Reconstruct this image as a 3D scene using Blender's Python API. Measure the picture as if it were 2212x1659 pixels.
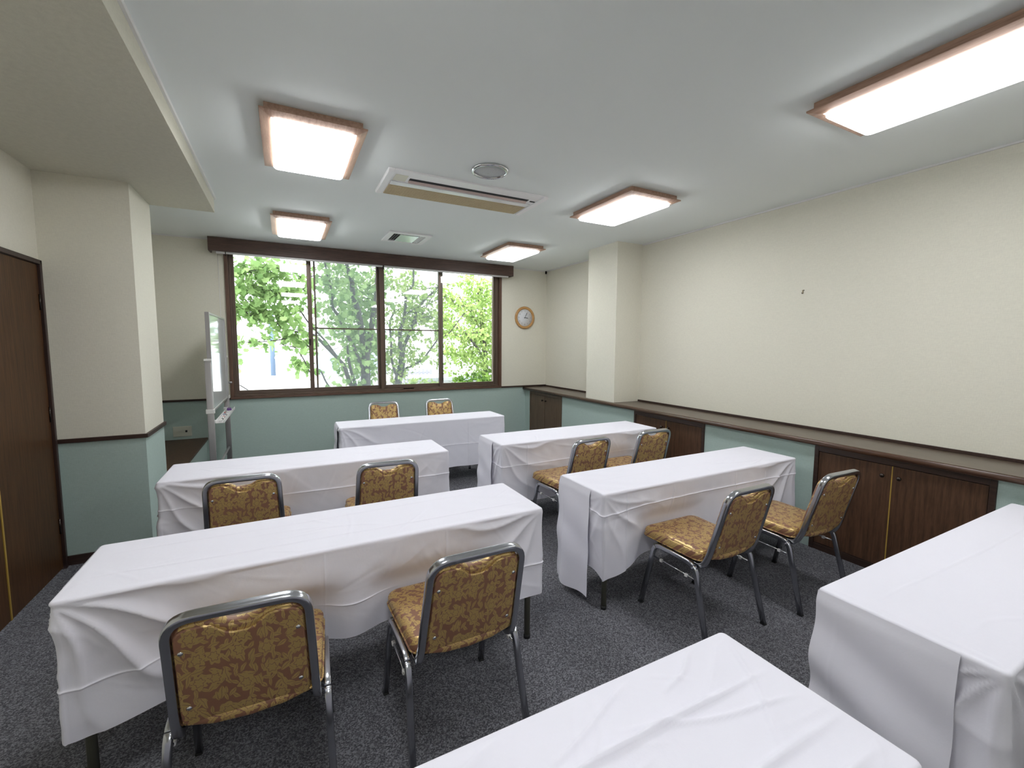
import bpy, math, random
import numpy as np
from mathutils import Vector, Matrix
for o in list(bpy.data.objects): bpy.data.objects.remove(o)
SC = bpy.context.scene
COL = SC.collection
PI = math.pi

# ------------------------------------------------------------------ camera, sky, exposure
cd = bpy.data.cameras.new('camera'); cam = bpy.data.objects.new('camera', cd); COL.objects.link(cam)
cd.sensor_fit = 'HORIZONTAL'; cd.sensor_width = 36.0; cd.lens = 945.5 / 2212 * 36.0
cd.clip_start = 0.02; cd.clip_end = 300
yaw, pit, rol = 0.4787, -0.0891, 0.0056
fw = Vector((math.sin(yaw)*math.cos(pit), math.cos(yaw)*math.cos(pit), math.sin(pit)))
rt = Vector((math.cos(yaw), -math.sin(yaw), 0)); up = rt.cross(fw)
r2 = rt*math.cos(rol) + up*math.sin(rol); u2 = -rt*math.sin(rol) + up*math.cos(rol)
cam.matrix_world = Matrix(((r2.x, u2.x, -fw.x, 0), (r2.y, u2.y, -fw.y, 0), (r2.z, u2.z, -fw.z, 1.517), (0, 0, 0, 1)))
SC.camera = cam
W = bpy.data.worlds.new('overcast_sky'); SC.world = W; W.use_nodes = True
nt = W.node_tree; nt.nodes.clear()
bg = nt.nodes.new('ShaderNodeBackground'); ow = nt.nodes.new('ShaderNodeOutputWorld')
tc = nt.nodes.new('ShaderNodeTexCoord'); sx = nt.nodes.new('ShaderNodeSeparateXYZ'); cr = nt.nodes.new('ShaderNodeValToRGB')
nt.links.new(tc.outputs['Generated'], sx.inputs[0]); nt.links.new(sx.outputs[2], cr.inputs[0])
cr.color_ramp.elements[0].position = 0.0; cr.color_ramp.elements[0].color = (0.80, 0.86, 0.90, 1)
cr.color_ramp.elements[1].position = 1.0; cr.color_ramp.elements[1].color = (1.0, 1.0, 1.0, 1)
nt.links.new(cr.outputs[0], bg.inputs[0]); bg.inputs[1].default_value = 7.0
nt.links.new(bg.outputs[0], ow.inputs[0])
LAMP = 16.5
vs = SC.view_settings
vs.view_transform = 'Standard'; vs.look = 'None'; vs.gamma = 1.0; vs.use_curve_mapping = False; vs.exposure = 0.0

# ------------------------------------------------------------------ materials
def mat(name, col=(.5, .5, .5), rough=.6, metal=0., spec=.5, build=None, **kw):
    m = bpy.data.materials.new(name); m.use_nodes = True
    n = m.node_tree.nodes; b = n['Principled BSDF']
    b.inputs['Base Color'].default_value = (*col, 1); b.inputs['Roughness'].default_value = rough
    b.inputs['Metallic'].default_value = metal; b.inputs['Specular IOR Level'].default_value = spec
    for k, v in kw.items(): b.inputs[k].default_value = v
    if build: build(m.node_tree, b)
    return m
def N(t, typ, **kw):
    n = t.nodes.new(typ)
    for k, v in kw.items(): setattr(n, k, v)
    return n
def coords(t, scale=(1, 1, 1), rot=(0, 0, 0)):
    c = N(t, 'ShaderNodeTexCoord'); mp = N(t, 'ShaderNodeMapping')
    mp.inputs['Scale'].default_value = scale; mp.inputs['Rotation'].default_value = rot
    t.links.new(c.outputs['Object'], mp.inputs[0]); return mp.outputs[0]
def noise(t, vec, scale, detail=3, rough=.5):
    n = N(t, 'ShaderNodeTexNoise'); n.inputs['Scale'].default_value = scale
    n.inputs['Detail'].default_value = detail; n.inputs['Roughness'].default_value = rough
    t.links.new(vec, n.inputs['Vector']); return n.outputs['Fac']
def ramp(t, fac, stops):
    r = N(t, 'ShaderNodeValToRGB'); e = r.color_ramp.elements
    while len(e) < len(stops): e.new(.5)
    for i, (p, c) in enumerate(stops): e[i].position = p; e[i].color = (*c, 1)
    t.links.new(fac, r.inputs[0]); return r.outputs[0]
def bump(t, b, h, strength, dist=.001):
    bp = N(t, 'ShaderNodeBump'); bp.inputs['Strength'].default_value = strength; bp.inputs['Distance'].default_value = dist
    t.links.new(h, bp.inputs['Height']); t.links.new(bp.outputs[0], b.inputs['Normal'])
def M(t, op, a, b=None, c=None):
    n = N(t, 'ShaderNodeMath', operation=op)
    for i, v in enumerate((a, b, c)):
        if v is None: continue
        if isinstance(v, (int, float)): n.inputs[i].default_value = v
        else: t.links.new(v, n.inputs[i])
    return n.outputs[0]
def mixc(t, f, a, b):
    n = N(t, 'ShaderNodeMix', data_type='RGBA')
    if isinstance(f, (int, float)): n.inputs['Factor'].default_value = f
    else: t.links.new(f, n.inputs['Factor'])
    for k, v in ((6, a), (7, b)):
        if isinstance(v, tuple): n.inputs[k].default_value = (*v, 1)
        else: t.links.new(v, n.inputs[k])
    return n.outputs[2]

def wallpaper(base, var):
    def f(t, b):
        v = coords(t)
        w1 = noise(t, coords(t, (1, 1, .15)), 260, 2); w2 = noise(t, coords(t, (.15, .15, 1)), 260, 2)
        s = M(t, 'ADD', w1, w2); big = noise(t, v, 1.3, 2)
        c = ramp(t, M(t, 'MULTIPLY', s, .5), [(.35, tuple(x*(1-var) for x in base)), (.65, tuple(min(1, x*(1+var)) for x in base))])
        t.links.new(c, b.inputs['Base Color']); bump(t, b, s, .35, .0012)
    return f
CREAM = mat('cream_wallpaper', rough=.85, spec=.2, build=wallpaper((.76, .735, .635), .04))
TEAL = mat('green_wallpaper', rough=.85, spec=.2, build=wallpaper((.43, .535, .50), .05))
CREAM_SHADED = mat('shaded_cream_wallpaper', rough=.85, spec=.2, build=wallpaper((.64, .62, .52), .05))  # same cream paper as the walls, beam shade put into a darker base colour
def ceil_b(t, b):
    s = noise(t, coords(t), 420, 2); bump(t, b, s, .15, .0008)
CEIL = mat('ceiling_paint', (.86, .90, .89), .75, spec=.3, build=ceil_b)
WHITEP = mat('white_plastic', (.78, .77, .76), .4)
def carpet_b(t, b):
    v = coords(t); vo = N(t, 'ShaderNodeTexVoronoi'); vo.inputs['Scale'].default_value = 210; t.links.new(v, vo.inputs['Vector'])
    sc_ = N(t, 'ShaderNodeSeparateColor'); t.links.new(vo.outputs['Color'], sc_.inputs[0]); a = sc_.outputs[0]; c = noise(t, v, 420, 1); big = noise(t, v, 1.1, 3)
    f = M(t, 'ADD', M(t, 'MULTIPLY', a, .7), M(t, 'MULTIPLY', c, .3))
    k = ramp(t, f, [(.18, (.060, .060, .068)), (.5, (.125, .125, .14)), (.80, (.25, .25, .275))])
    t.links.new(mixc(t, M(t, 'MULTIPLY', big, .2), k, (.11, .11, .12)), b.inputs['Base Color'])
    bump(t, b, c, .5, .002)
CARPET = mat('carpet', rough=.95, spec=.05, build=carpet_b)
def wood(c0, c1, axis='z', sc=1.):
    def f(t, b):
        s = {'z': (22, 22, 1.2), 'y': (22, 1.2, 22), 'x': (1.2, 22, 22)}[axis]
        g = noise(t, coords(t, tuple(q*sc for q in s)), 3.2, 5, .6); g2 = noise(t, coords(t, tuple(q*sc*4 for q in s)), 5, 2)
        h = M(t, 'ADD', M(t, 'MULTIPLY', g, .7), M(t, 'MULTIPLY', g2, .3))
        t.links.new(ramp(t, h, [(.34, c0), (.66, c1)]), b.inputs['Base Color']); bump(t, b, h, .12, .001)
    return f
CABW = mat('dark_cabinet_wood', rough=.45, spec=.35, build=wood((.046, .023, .012), (.115, .057, .032)))
CABF = mat('dark_frame_wood', rough=.4, build=wood((.024, .012, .009), (.05, .026, .018), 'y'))
CABL = mat('walnut_cabinet_wood', rough=.45, build=wood((.075, .046, .028), (.15, .096, .060)))
TOPW = mat('counter_wood', rough=.28, build=wood((.075, .055, .040), (.135, .10, .072), 'y'))
EDGEW = mat('counter_edge_wood', rough=.25, build=wood((.05, .023, .014), (.10, .05, .03), 'y'))
DOORW = mat('door_wood', rough=.45, spec=.3, build=wood((.036, .016, .006), (.105, .046, .016)))
FRAMEW = mat('door_frame_wood', rough=.4, build=wood((.022, .011, .009), (.045, .022, .017)))
VALW = mat('valance_wood', rough=.5, build=wood((.042, .022, .017), (.115, .066, .050), 'x'))
TRIMW = mat('window_trim_wood', rough=.4, build=wood((.075, .038, .025), (.16, .088, .058), 'x', .6))
TRIMV = mat('window_jamb_wood', rough=.4, build=wood((.075, .038, .025), (.16, .088, .058), 'z', .6))
RAILW = mat('rail_wood', rough=.45, build=wood((.028, .013, .010), (.05, .025, .018), 'x'))
ALU = mat('bronze_aluminium', (.135, .095, .072), .35, .35)
BLINDM = mat('grey_blind_bar', (.72, .71, .70), .4, .2)
LAMPW = mat('lamp_wood', rough=.4, build=wood((.34, .20, .14), (.58, .38, .28), 'y'))
CHROME = mat('chrome', (.62, .63, .65), .16, 1.)
CHROMED = mat('satin_chrome', (.50, .51, .545), .2, 1.)
STEELD = mat('dark_olive_steel', (.095, .093, .068), .45, .0)
RUBBER = mat('black_rubber', (.012, .012, .012), .6)
DARK = mat('dark_slot', (.01, .01, .012), .7)
BEIGE = mat('beige_filter_grille', (.66, .56, .36), .6)
BRASSY = mat('yellow_edge_strip', (.42, .27, .05), .5)
KNOB = mat('bronze_knob', (.05, .04, .035), .25, .8)
GREYP = mat('grey_painted_steel', (.36, .345, .345), .45, .2)
BOARD = mat('white_enamel', (.70, .73, .74), .07, 0., .8)
def ply(t, b):
    pass
TABTOP = mat('laminate_tabletop', (.30, .20, .12), .4)
def cloth_b(t, b):
    v = coords(t); a = noise(t, v, 900, 1); w = noise(t, v, 14, 4, .6)
    h = M(t, 'ADD', M(t, 'MULTIPLY', a, .12), M(t, 'MULTIPLY', w, 1.0))
    bump(t, b, h, .28, .004)
CLOTH = mat('white_cotton', (.80, .79, .87), .8, spec=.15, build=cloth_b)

def fabric_b(t, b):
    c = N(t, 'ShaderNodeTexCoord'); s = N(t, 'ShaderNodeSeparateXYZ'); t.links.new(c.outputs['Object'], s.inputs[0])
    yz = M(t, 'ADD', s.outputs[1], s.outputs[2]); cb = N(t, 'ShaderNodeCombineXYZ')
    t.links.new(s.outputs[0], cb.inputs[0]); t.links.new(yz, cb.inputs[1])
    nz = N(t, 'ShaderNodeTexNoise'); nz.inputs['Scale'].default_value = 45; t.links.new(cb.outputs[0], nz.inputs['Vector'])
    sub = N(t, 'ShaderNodeVectorMath', operation='MULTIPLY_ADD'); t.links.new(nz.outputs['Color'], sub.inputs[0])
    sub.inputs[1].default_value = (.010, .010, 0); t.links.new(cb.outputs[0], sub.inputs[2])
    vec = sub.outputs[0]
    def cell(scale, off, rnd):
        ad = N(t, 'ShaderNodeVectorMath', operation='MULTIPLY_ADD'); t.links.new(vec, ad.inputs[0])
        ad.inputs[1].default_value = (scale, scale, 0); ad.inputs[2].default_value = (off, off*1.7, 0)
        v = N(t, 'ShaderNodeTexVoronoi', voronoi_dimensions='2D'); v.inputs['Scale'].default_value = 1.0; v.inputs['Randomness'].default_value = rnd
        t.links.new(ad.outputs[0], v.inputs['Vector'])
        d = N(t, 'ShaderNodeVectorMath', operation='SUBTRACT'); t.links.new(ad.outputs[0], d.inputs[0]); t.links.new(v.outputs['Position'], d.inputs[1])
        p = N(t, 'ShaderNodeSeparateXYZ'); t.links.new(d.outputs[0], p.inputs[0])
        rc = N(t, 'ShaderNodeSeparateColor'); t.links.new(v.outputs['Color'], rc.inputs[0])
        return v.outputs['Distance'], M(t, 'ARCTAN2', p.outputs[1], p.outputs[0]), rc.outputs[0]
    # flowers
    r, th, rc = cell(15.5, 3.1, .6)
    ph = M(t, 'MULTIPLY', rc, 6.28)
    pet = M(t, 'COSINE', M(t, 'ADD', M(t, 'MULTIPLY', th, 7), ph))
    lim = M(t, 'MULTIPLY_ADD', pet, .06, .30)
    fl = M(t, 'LESS_THAN', r, lim)
    ring = M(t, 'GREATER_THAN', M(t, 'ABSOLUTE', M(t, 'SUBTRACT', r, M(t, 'MULTIPLY_ADD', M(t, 'COSINE', M(t, 'MULTIPLY', th, 6)), .03, .17))), .014)
    fl2 = M(t, 'MULTIPLY', fl, ring)
    tot = fl2; cover = fl
    for (sc, off, w) in ((25, 7.7, .24), (31, 1.3, .2), (36, 11.9, .22)):
        r, th, rc = cell(sc, off, .95)
        a = M(t, 'ADD', th, M(t, 'MULTIPLY', rc, 6.28))
        u = M(t, 'MULTIPLY', r, M(t, 'COSINE', a)); v = M(t, 'ABSOLUTE', M(t, 'MULTIPLY', r, M(t, 'SINE', a)))
        lf = M(t, 'LESS_THAN', v, M(t, 'MULTIPLY', M(t, 'SUBTRACT', .21, M(t, 'MULTIPLY', u, u)), w*3.6))
        vein = M(t, 'GREATER_THAN', v, .016)
        lm = M(t, 'MULTIPLY', M(t, 'MULTIPLY', lf, vein), M(t, 'SUBTRACT', 1, cover))
        tot = M(t, 'MAXIMUM', tot, lm); cover = M(t, 'MAXIMUM', cover, lf)
    fine = noise(t, cb.outputs[0], 700, 2)
    gold = mixc(t, fine, (.47, .315, .11), (.70, .50, .20)); rust = mixc(t, fine, (.20, .088, .05), (.32, .155, .09))
    t.links.new(mixc(t, tot, rust, gold), b.inputs['Base Color'])
    t.links.new(M(t, 'MULTIPLY_ADD', tot, -.15, .46), b.inputs['Roughness'])
    t.links.new(M(t, 'MULTIPLY', tot, .45), b.inputs['Metallic'])
    bump(t, b, tot, .25, .0008)
FABRIC = mat('gold_floral_damask', rough=.45, build=fabric_b)

def emis(name, col, s):
    m = bpy.data.materials.new(name); m.use_nodes = True; t = m.node_tree; t.nodes.clear()
    e = N(t, 'ShaderNodeEmission'); o = N(t, 'ShaderNodeOutputMaterial'); e.inputs[0].default_value = (*col, 1); e.inputs[1].default_value = s
    t.links.new(e.outputs[0], o.inputs[0]); return m
DIFFUSER = emis('lit_diffuser', (.97, .985, 1.0), LAMP)
def glass_mat(name, tint, base):
    m = bpy.data.materials.new(name); m.use_nodes = True; t = m.node_tree; t.nodes.clear()
    tr = N(t, 'ShaderNodeBsdfTransparent'); gl = N(t, 'ShaderNodeBsdfGlossy'); gl.inputs['Roughness'].default_value = .0
    tr.inputs[0].default_value = (*tint, 1); mx = N(t, 'ShaderNodeMixShader'); fr = N(t, 'ShaderNodeFresnel'); fr.inputs[0].default_value = 1.5
    o = N(t, 'ShaderNodeOutputMaterial'); f = M(t, 'MULTIPLY_ADD', fr.outputs[0], 1.0, base)
    t.links.new(f, mx.inputs[0]); t.links.new(tr.outputs[0], mx.inputs[1]); t.links.new(gl.outputs[0], mx.inputs[2]); t.links.new(mx.outputs[0], o.inputs[0]); return m
GLASS = glass_mat('window_glass', (.97, .985, .98), .01)
def screen_mat():
    m = bpy.data.materials.new('insect_mesh'); m.use_nodes = True; t = m.node_tree; t.nodes.clear()
    tr = N(t, 'ShaderNodeBsdfTransparent'); d = N(t, 'ShaderNodeBsdfDiffuse'); d.inputs[0].default_value = (.16, .19, .20, 1)
    mx = N(t, 'ShaderNodeMixShader'); mx.inputs[0].default_value = .27; o = N(t, 'ShaderNodeOutputMaterial')
    tl = N(t, 'ShaderNodeBsdfTranslucent'); tl.inputs[0].default_value = (.16, .19, .20, 1); ad = N(t, 'ShaderNodeMixShader'); ad.inputs[0].default_value = .5
    t.links.new(d.outputs[0], ad.inputs[1]); t.links.new(tl.outputs[0], ad.inputs[2])
    t.links.new(tr.outputs[0], mx.inputs[1]); t.links.new(ad.outputs[0], mx.inputs[2]); t.links.new(mx.outputs[0], o.inputs[0]); return m
SCREEN = screen_mat()
def leaf_mat(name, c0, c1, tr=.5):
    m = bpy.data.materials.new(name); m.use_nodes = True; t = m.node_tree; t.nodes.clear()
    g = N(t, 'ShaderNodeNewGeometry'); col = mixc(t, g.outputs['Random Per Island'], c0, c1)
    d = N(t, 'ShaderNodeBsdfDiffuse'); tl = N(t, 'ShaderNodeBsdfTranslucent'); mx = N(t, 'ShaderNodeMixShader'); mx.inputs[0].default_value = tr
    o = N(t, 'ShaderNodeOutputMaterial'); t.links.new(col, d.inputs[0]); t.links.new(col, tl.inputs[0])
    t.links.new(d.outputs[0], mx.inputs[1]); t.links.new(tl.outputs[0], mx.inputs[2]); t.links.new(mx.outputs[0], o.inputs[0]); return m
LEAF1 = leaf_mat('maple_leaf', (.13, .23, .075), (.33, .46, .19))
LEAF2 = leaf_mat('young_leaf', (.17, .28, .07), (.42, .52, .19), .6)
LEAF3 = leaf_mat('shrub_leaf', (.04, .10, .02), (.17, .27, .06), .4)
BARK = mat('bark', rough=.9, build=wood((.025, .022, .024), (.06, .052, .05)))

# ------------------------------------------------------------------ mesh builder
class MB:
    def __init__(s): s.v = []; s.f = []; s.m = []; s.sm = []
    def add(s, vs, fs, mi=0, smooth=False):
        k = len(s.v); s.v += [tuple(p) for p in vs]
        for f in fs: s.f.append(tuple(i+k for i in f)); s.m.append(mi); s.sm.append(smooth)
        return s
    def box(s, x0, y0, z0, x1, y1, z1, mi=0):
        x0, x1 = sorted((x0, x1)); y0, y1 = sorted((y0, y1)); z0, z1 = sorted((z0, z1))
        return s.add([(x0,y0,z0),(x1,y0,z0),(x1,y1,z0),(x0,y1,z0),(x0,y0,z1),(x1,y0,z1),(x1,y1,z1),(x0,y1,z1)],
              [(3,2,1,0),(4,5,6,7),(0,1,5,4),(1,2,6,5),(2,3,7,6),(3,0,4,7)], mi)
    def loft(s, rings, mi=0, smooth=True, cap=True, closed=True):
        n = len(rings[0]); vs = [p for r in rings for p in r]; fs = []
        for i in range(len(rings)-1):
            for j in range(n if closed else n-1):
                a = i*n+j; b = i*n+(j+1) % n; fs.append((a, b, b+n, a+n))
        s.add(vs, fs, mi, smooth)
        if cap:
            s.add(rings[0], [tuple(range(n))[::-1]], mi); s.add(rings[-1], [tuple(range(n))], mi)
        return s
    def sweep(s, path, prof, ref=Vector((1, 0, 0)), mi=0, smooth=True, cap=True, closed_path=False):
        P = [Vector(p) for p in path]; rings = []; n = len(P)
        for i, p in enumerate(P):
            a = P[i-1] if i > 0 else (P[-1] if closed_path else None); b = P[i+1] if i < n-1 else (P[0] if closed_path else None)
            t = Vector((0, 0, 0))
            if a is not None: t += (p-a).normalized()
            if b is not None: t += (b-p).normalized()
            t.normalize(); sd = ref - t*ref.dot(t)
            sd.normalize(); u = t.cross(sd)
            rings.append([p + sd*q[0] + u*q[1] for q in prof])
        if closed_path: rings.append(rings[0])
        return s.loft(rings, mi, smooth, cap and not closed_path)
    def tube(s, path, rad, n=10, mi=0, ref=None):
        P = [Vector(p) for p in path]; rr = rad if isinstance(rad, (list, tuple)) else [rad]*len(P)
        d = (P[-1]-P[0]).normalized()
        if ref is None: ref = Vector((1, 0, 0)) if abs(d.x) < .7 else Vector((0, 1, 0))
        rings = []
        for i, p in enumerate(P):
            t = ((P[min(i+1, len(P)-1)]-P[max(i-1, 0)])).normalized(); sd = (ref-t*ref.dot(t)).normalized(); u = t.cross(sd)
            rings.append([p+sd*(math.cos(2*PI*k/n)*rr[i])+u*(math.sin(2*PI*k/n)*rr[i]) for k in range(n)])
        return s.loft(rings, mi, True, True)
    def lathe(s, c, prof, n=32, axis='z', mi=0):
        rings = []
        for r, h in prof:
            ring = []
            for k in range(n):
                a = 2*PI*k/n; x, y = r*math.cos(a), r*math.sin(a)
                ring.append({'z': (c[0]+x, c[1]+y, c[2]+h), 'y': (c[0]+x, c[1]+h, c[2]+y), 'x': (c[0]+h, c[1]+x, c[2]+y)}[axis])
            rings.append(ring)
        return s.loft(rings, mi, True, True)
    def prism(s, poly, z0, z1, mi=0, axis='z', smooth=False):
        def P(a, b, h): return {'z': (a, b, h), 'y': (a, h, b), 'x': (h, a, b)}[axis]
        return s.loft([[P(a, b, z0) for a, b in poly], [P(a, b, z1) for a, b in poly]], mi, smooth, True)
    def build(s, name, mats, parent=None, bevel=0, seg=2, fixn=True):
        me = bpy.data.meshes.new(name); me.from_pydata(s.v, [], s.f)
        for m in (mats if isinstance(mats, (list, tuple)) else [mats]): me.materials.append(m)
        me.polygons.foreach_set('material_index', s.m); me.polygons.foreach_set('use_smooth', s.sm)
        me.update()
        if fixn:
            import bmesh
            bm = bmesh.new(); bm.from_mesh(me); bmesh.ops.remove_doubles(bm, verts=bm.verts, dist=1e-6)
            bmesh.ops.recalc_face_normals(bm, faces=bm.faces); bm.to_mesh(me); bm.free()
        o = bpy.data.objects.new(name, me); COL.objects.link(o); o.parent = parent
        if bevel:
            md = o.modifiers.new('edge', 'BEVEL'); md.width = bevel; md.segments = seg; md.limit_method = 'ANGLE'; md.angle_limit = .7
        return o
def rrect(w, h, r, n=4):
    pts = []
    for cx, cy, a0 in ((w-r, h-r, 0), (-w+r, h-r, PI/2), (-w+r, -h+r, PI), (w-r, -h+r, 1.5*PI)):
        for k in range(n+1):
            a = a0+PI/2*k/n; pts.append((cx+r*math.cos(a), cy+r*math.sin(a)))
    return pts
def fillet(path, r, n=6):
    P = [Vector(p) for p in path]; out = [P[0]]; rr = r if isinstance(r, (list, tuple)) else [r]*(len(P)-2)
    for i in range(1, len(P)-1):
        a = (P[i-1]-P[i]); b = (P[i+1]-P[i]); q = min(rr[i-1], a.length*.49, b.length*.49)
        s = P[i]+a.normalized()*q; e = P[i]+b.normalized()*q
        for k in range(n+1):
            t = k/n; out.append(s*(1-t)**2+P[i]*2*t*(1-t)+e*t*t)
    out.append(P[-1]); return out
def tag(o, label=None, cat=None, group=None, kind=None):
    if label: o['label'] = label
    if cat: o['category'] = cat
    if group: o['group'] = group
    if kind: o['kind'] = kind
    return o
def empty(name, loc=(0, 0, 0), rz=0, label=None, cat=None, group=None, kind=None):
    o = bpy.data.objects.new(name, None); COL.objects.link(o); o.location = loc; o.rotation_euler = (0, 0, rz); o.empty_display_size = .1
    return tag(o, label, cat, group, kind)
def struct(o, label=None, cat='room'):
    return tag(o, label, cat, None, 'structure')
def copy_tree(o, parent=None):
    c = o.copy(); COL.objects.link(c); c.parent = parent
    for ch in [x for x in bpy.data.objects if x.parent == o]: copy_tree(ch, c)
    return c

# ------------------------------------------------------------------ room shell
XL, XR, YW, YF, ZC = -1.38, 3.885, 6.265, -2.9, 2.728
T = .15
ZR = .850           # dado rail height
struct(MB().box(XL-T, YF-T, -.12, XR+T, YW+.2, 0).build('floor', CARPET), 'dark grey speckled carpet floor', 'floor')
struct(MB().box(XL-T, YF-T, ZC, XR+T, YW+.2, ZC+.12).build('ceiling', CEIL), 'plain pale grey painted ceiling', 'ceiling')
# window wall
WX0, WX1, WZ0, WZ1 = -.575, 3.03, .865, 2.68
b = MB()
b.box(XL-T, YW, 0, XR+T, YW+.2, ZR-.012, 1)
b.box(XL-T, YW, ZR-.012, WX0, YW+.2, ZC, 0); b.box(WX1, YW, ZR-.012, XR+T, YW+.2, ZC, 0)
b.box(WX0, YW, WZ1, WX1, YW+.2, ZC, 0); b.box(WX0, YW, ZR-.012, WX1, YW+.2, WZ0, 0)
struct(b.build('wall_back', [CREAM, TEAL]), 'window wall, cream above and sage green below the rail', 'wall')
b = MB(); b.box(XR, YF, 0, XR+T, YW, ZR-.02, 1); b.box(XR, YF, ZR-.02, XR+T, YW, ZC, 0)
struct(b.build('wall_right', [CREAM, TEAL]), 'long plain cream papered wall above the wooden counter', 'wall')
b = MB()
b.box(XL-T, YF, 0, XL, 2.47, ZC, 0); b.box(XL-T, 2.47, 2.035, XL, 3.905, ZC, 0); b.box(XL-T, 3.905, ZR, XL, YW, ZC, 0); b.box(XL-T, 3.905, 0, XL, YW, ZR, 1)
struct(b.build('wall_left', [CREAM, TEAL]), 'cream papered wall above the dark wooden door', 'wall')
struct(MB().box(XL-T, YF-T, 0, XR+T, YF, ZC).build('wall_front', CREAM), 'plain cream wall behind the viewer', 'wall')
# left pillar and soffit beam
PX, PY0, PY1 = -.903, 3.942, 4.475
b = MB(); b.box(XL, PY0, 0, PX, PY1, ZR, 1); b.box(XL, PY0, ZR, PX, PY1, 2.60, 0)
pil = struct(b.build('wall_pillar', [CREAM, TEAL]), 'square pillar beside the door, cream above and green below', 'pillar')
struct(MB().box(XL, YF, 2.60, -.475, PY1, ZC).build('ceiling_beam', CREAM_SHADED), 'low boxed beam along the ceiling above the door', 'beam')
struct(MB().box(-.475, YF, ZC-.022, -.462, PY1+.013, ZC).box(XL, PY1, ZC-.022, -.462, PY1+.013, ZC).build('trim_1', WHITEP), 'thin white moulding where beam meets ceiling', 'trim')
# right pillar
struct(MB().box(3.495, 4.074, .832, XR, 4.624, ZC).build('wall_column', CREAM), 'cream square column standing on the counter', 'pillar')
# cornice bead
struct(MB().box(XR-.010, YF, ZC-.012, XR, 4.074, ZC).box(XR-.010, 4.624, ZC-.012, XR, YW, ZC).build('trim_2', WHITEP), 'thin white bead along ceiling over the counter wall', 'trim')
struct(MB().box(XL, YW-.010, ZC-.012, -.73, YW, ZC).box(3.18, YW-.010, ZC-.012, XR, YW, ZC).build('trim_3', WHITEP), 'thin white bead along ceiling on the window wall', 'trim')
# dado rails
struct(MB().box(XL, YW-.018, ZR-.014, -.60, YW, ZR+.010).build('trim_4', RAILW, bevel=.003), 'dark dado rail behind the whiteboard', 'trim')
struct(MB().box(3.05, YW-.018, ZR-.016, XR, YW, ZR+.008).build('trim_5', RAILW, bevel=.003), 'dark dado rail under the clock', 'trim')
b = MB(); b.box(XL, PY0-.016, ZR-.006, PX+.016, PY0, ZR+.022); b.box(PX, PY0, ZR-.006, PX+.016, PY1+.016, ZR+.022); b.box(XL, PY1, ZR-.006, PX, PY1+.016, ZR+.022)
struct(b.build('trim_6', RAILW, bevel=.003), 'dark dado rail round the pillar', 'trim')
# baseboards
struct(MB().box(XL, PY0-.012, 0, PX+.012, PY0, .065).box(PX, PY0, 0, PX+.012, PY1, .065).build('baseboard_left', RAILW), 'dark baseboard at the foot of the pillar', 'baseboard')
struct(MB().box(-.85, YW-.012, 0, 3.5, YW, .065).build('baseboard_back', RAILW), 'dark baseboard under the window', 'baseboard')

# low boxed bench beyond the pillar
bn = empty('boxed_bench', (0, 0, 0), 0, 'low green boxed ledge with dark wooden top behind the whiteboard', 'bench')
MB().box(XL+.002, PY1+.002, 0, -.865, YW-.001, .365).build('body', TEAL, bn)
MB().box(XL+.002, PY1+.002, .365, -.850, YW-.001, .392).build('top', CABW, bn, bevel=.003)

# door in left wall
d = empty('door_1', (XL, 3.2, 0), 0, 'dark brown wooden double door beside the pillar', 'door', kind='structure')
MB().box(-.03, 3.255-3.2, .012, .012, 3.880-3.2, 2.005).build('door_leaf', DOORW, d, bevel=.002)
MB().box(-.03, 2.50-3.2, .012, .012, 3.243-3.2, 2.005).build('door_leaf', DOORW, d, bevel=.002)
tag(MB().box(-.02, 3.2435-3.2, .012, .015, 3.2545-3.2, 2.005).build('edge_strip', BRASSY, d), 'thin yellow edge strip between the leaves')
b = MB(); b.box(-.08, 3.882-3.2, 0, .028, 3.908-3.2, 2.035); b.box(-.08, 2.470-3.2, 0, .028, 2.496-3.2, 2.035); b.box(-.08, 2.470-3.2, 2.008, .028, 3.908-3.2, 2.036)
b.build('frame', FRAMEW, d, bevel=.003)
for z in (.25, 1.0, 1.72): MB().tube([(.016, 3.872-3.2, z), (.016, 3.872-3.2, z+.1)], .006, 8).build('hinge', KNOB, d)

# ------------------------------------------------------------------ window
w = empty('window_1', (0, YW, 0), 0, 'wide brown framed sliding window onto trees', 'window', kind='structure')
tz0, tz1 = .838, 2.70
b = MB(); b.box(-.598, -.03, tz0, 3.052, .01, .868); b.box(-.62+.022, -.012, tz0, 3.052, .12, .862)
b.build('window_sill', TRIMW, w, bevel=.003)
for x0, x1 in ((-.598, -.560), (3.014, 3.052)):
    MB().box(x0, -.022, .868, x1, .12, tz1).build('jamb', TRIMV, w, bevel=.003)
MB().box(-.598, -.022, 2.665, 3.052, .12, tz1).build('head_trim', TRIMW, w, bevel=.003)
b = MB(); b.box(-.558, .03, .868, 3.012, .17, .892); b.box(-.558, .03, 2.64, 3.012, .17, 2.665); b.box(-.558, .03, .892, -.538, .17, 2.64); b.box(2.966, .03, .892, 3.012, .17, 2.64)
b.build('track_frame', ALU, w, bevel=.002)
MB().box(1.196, .02, .892, 1.242, .16, 2.64).build('mullion', ALU, w, bevel=.003)
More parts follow.
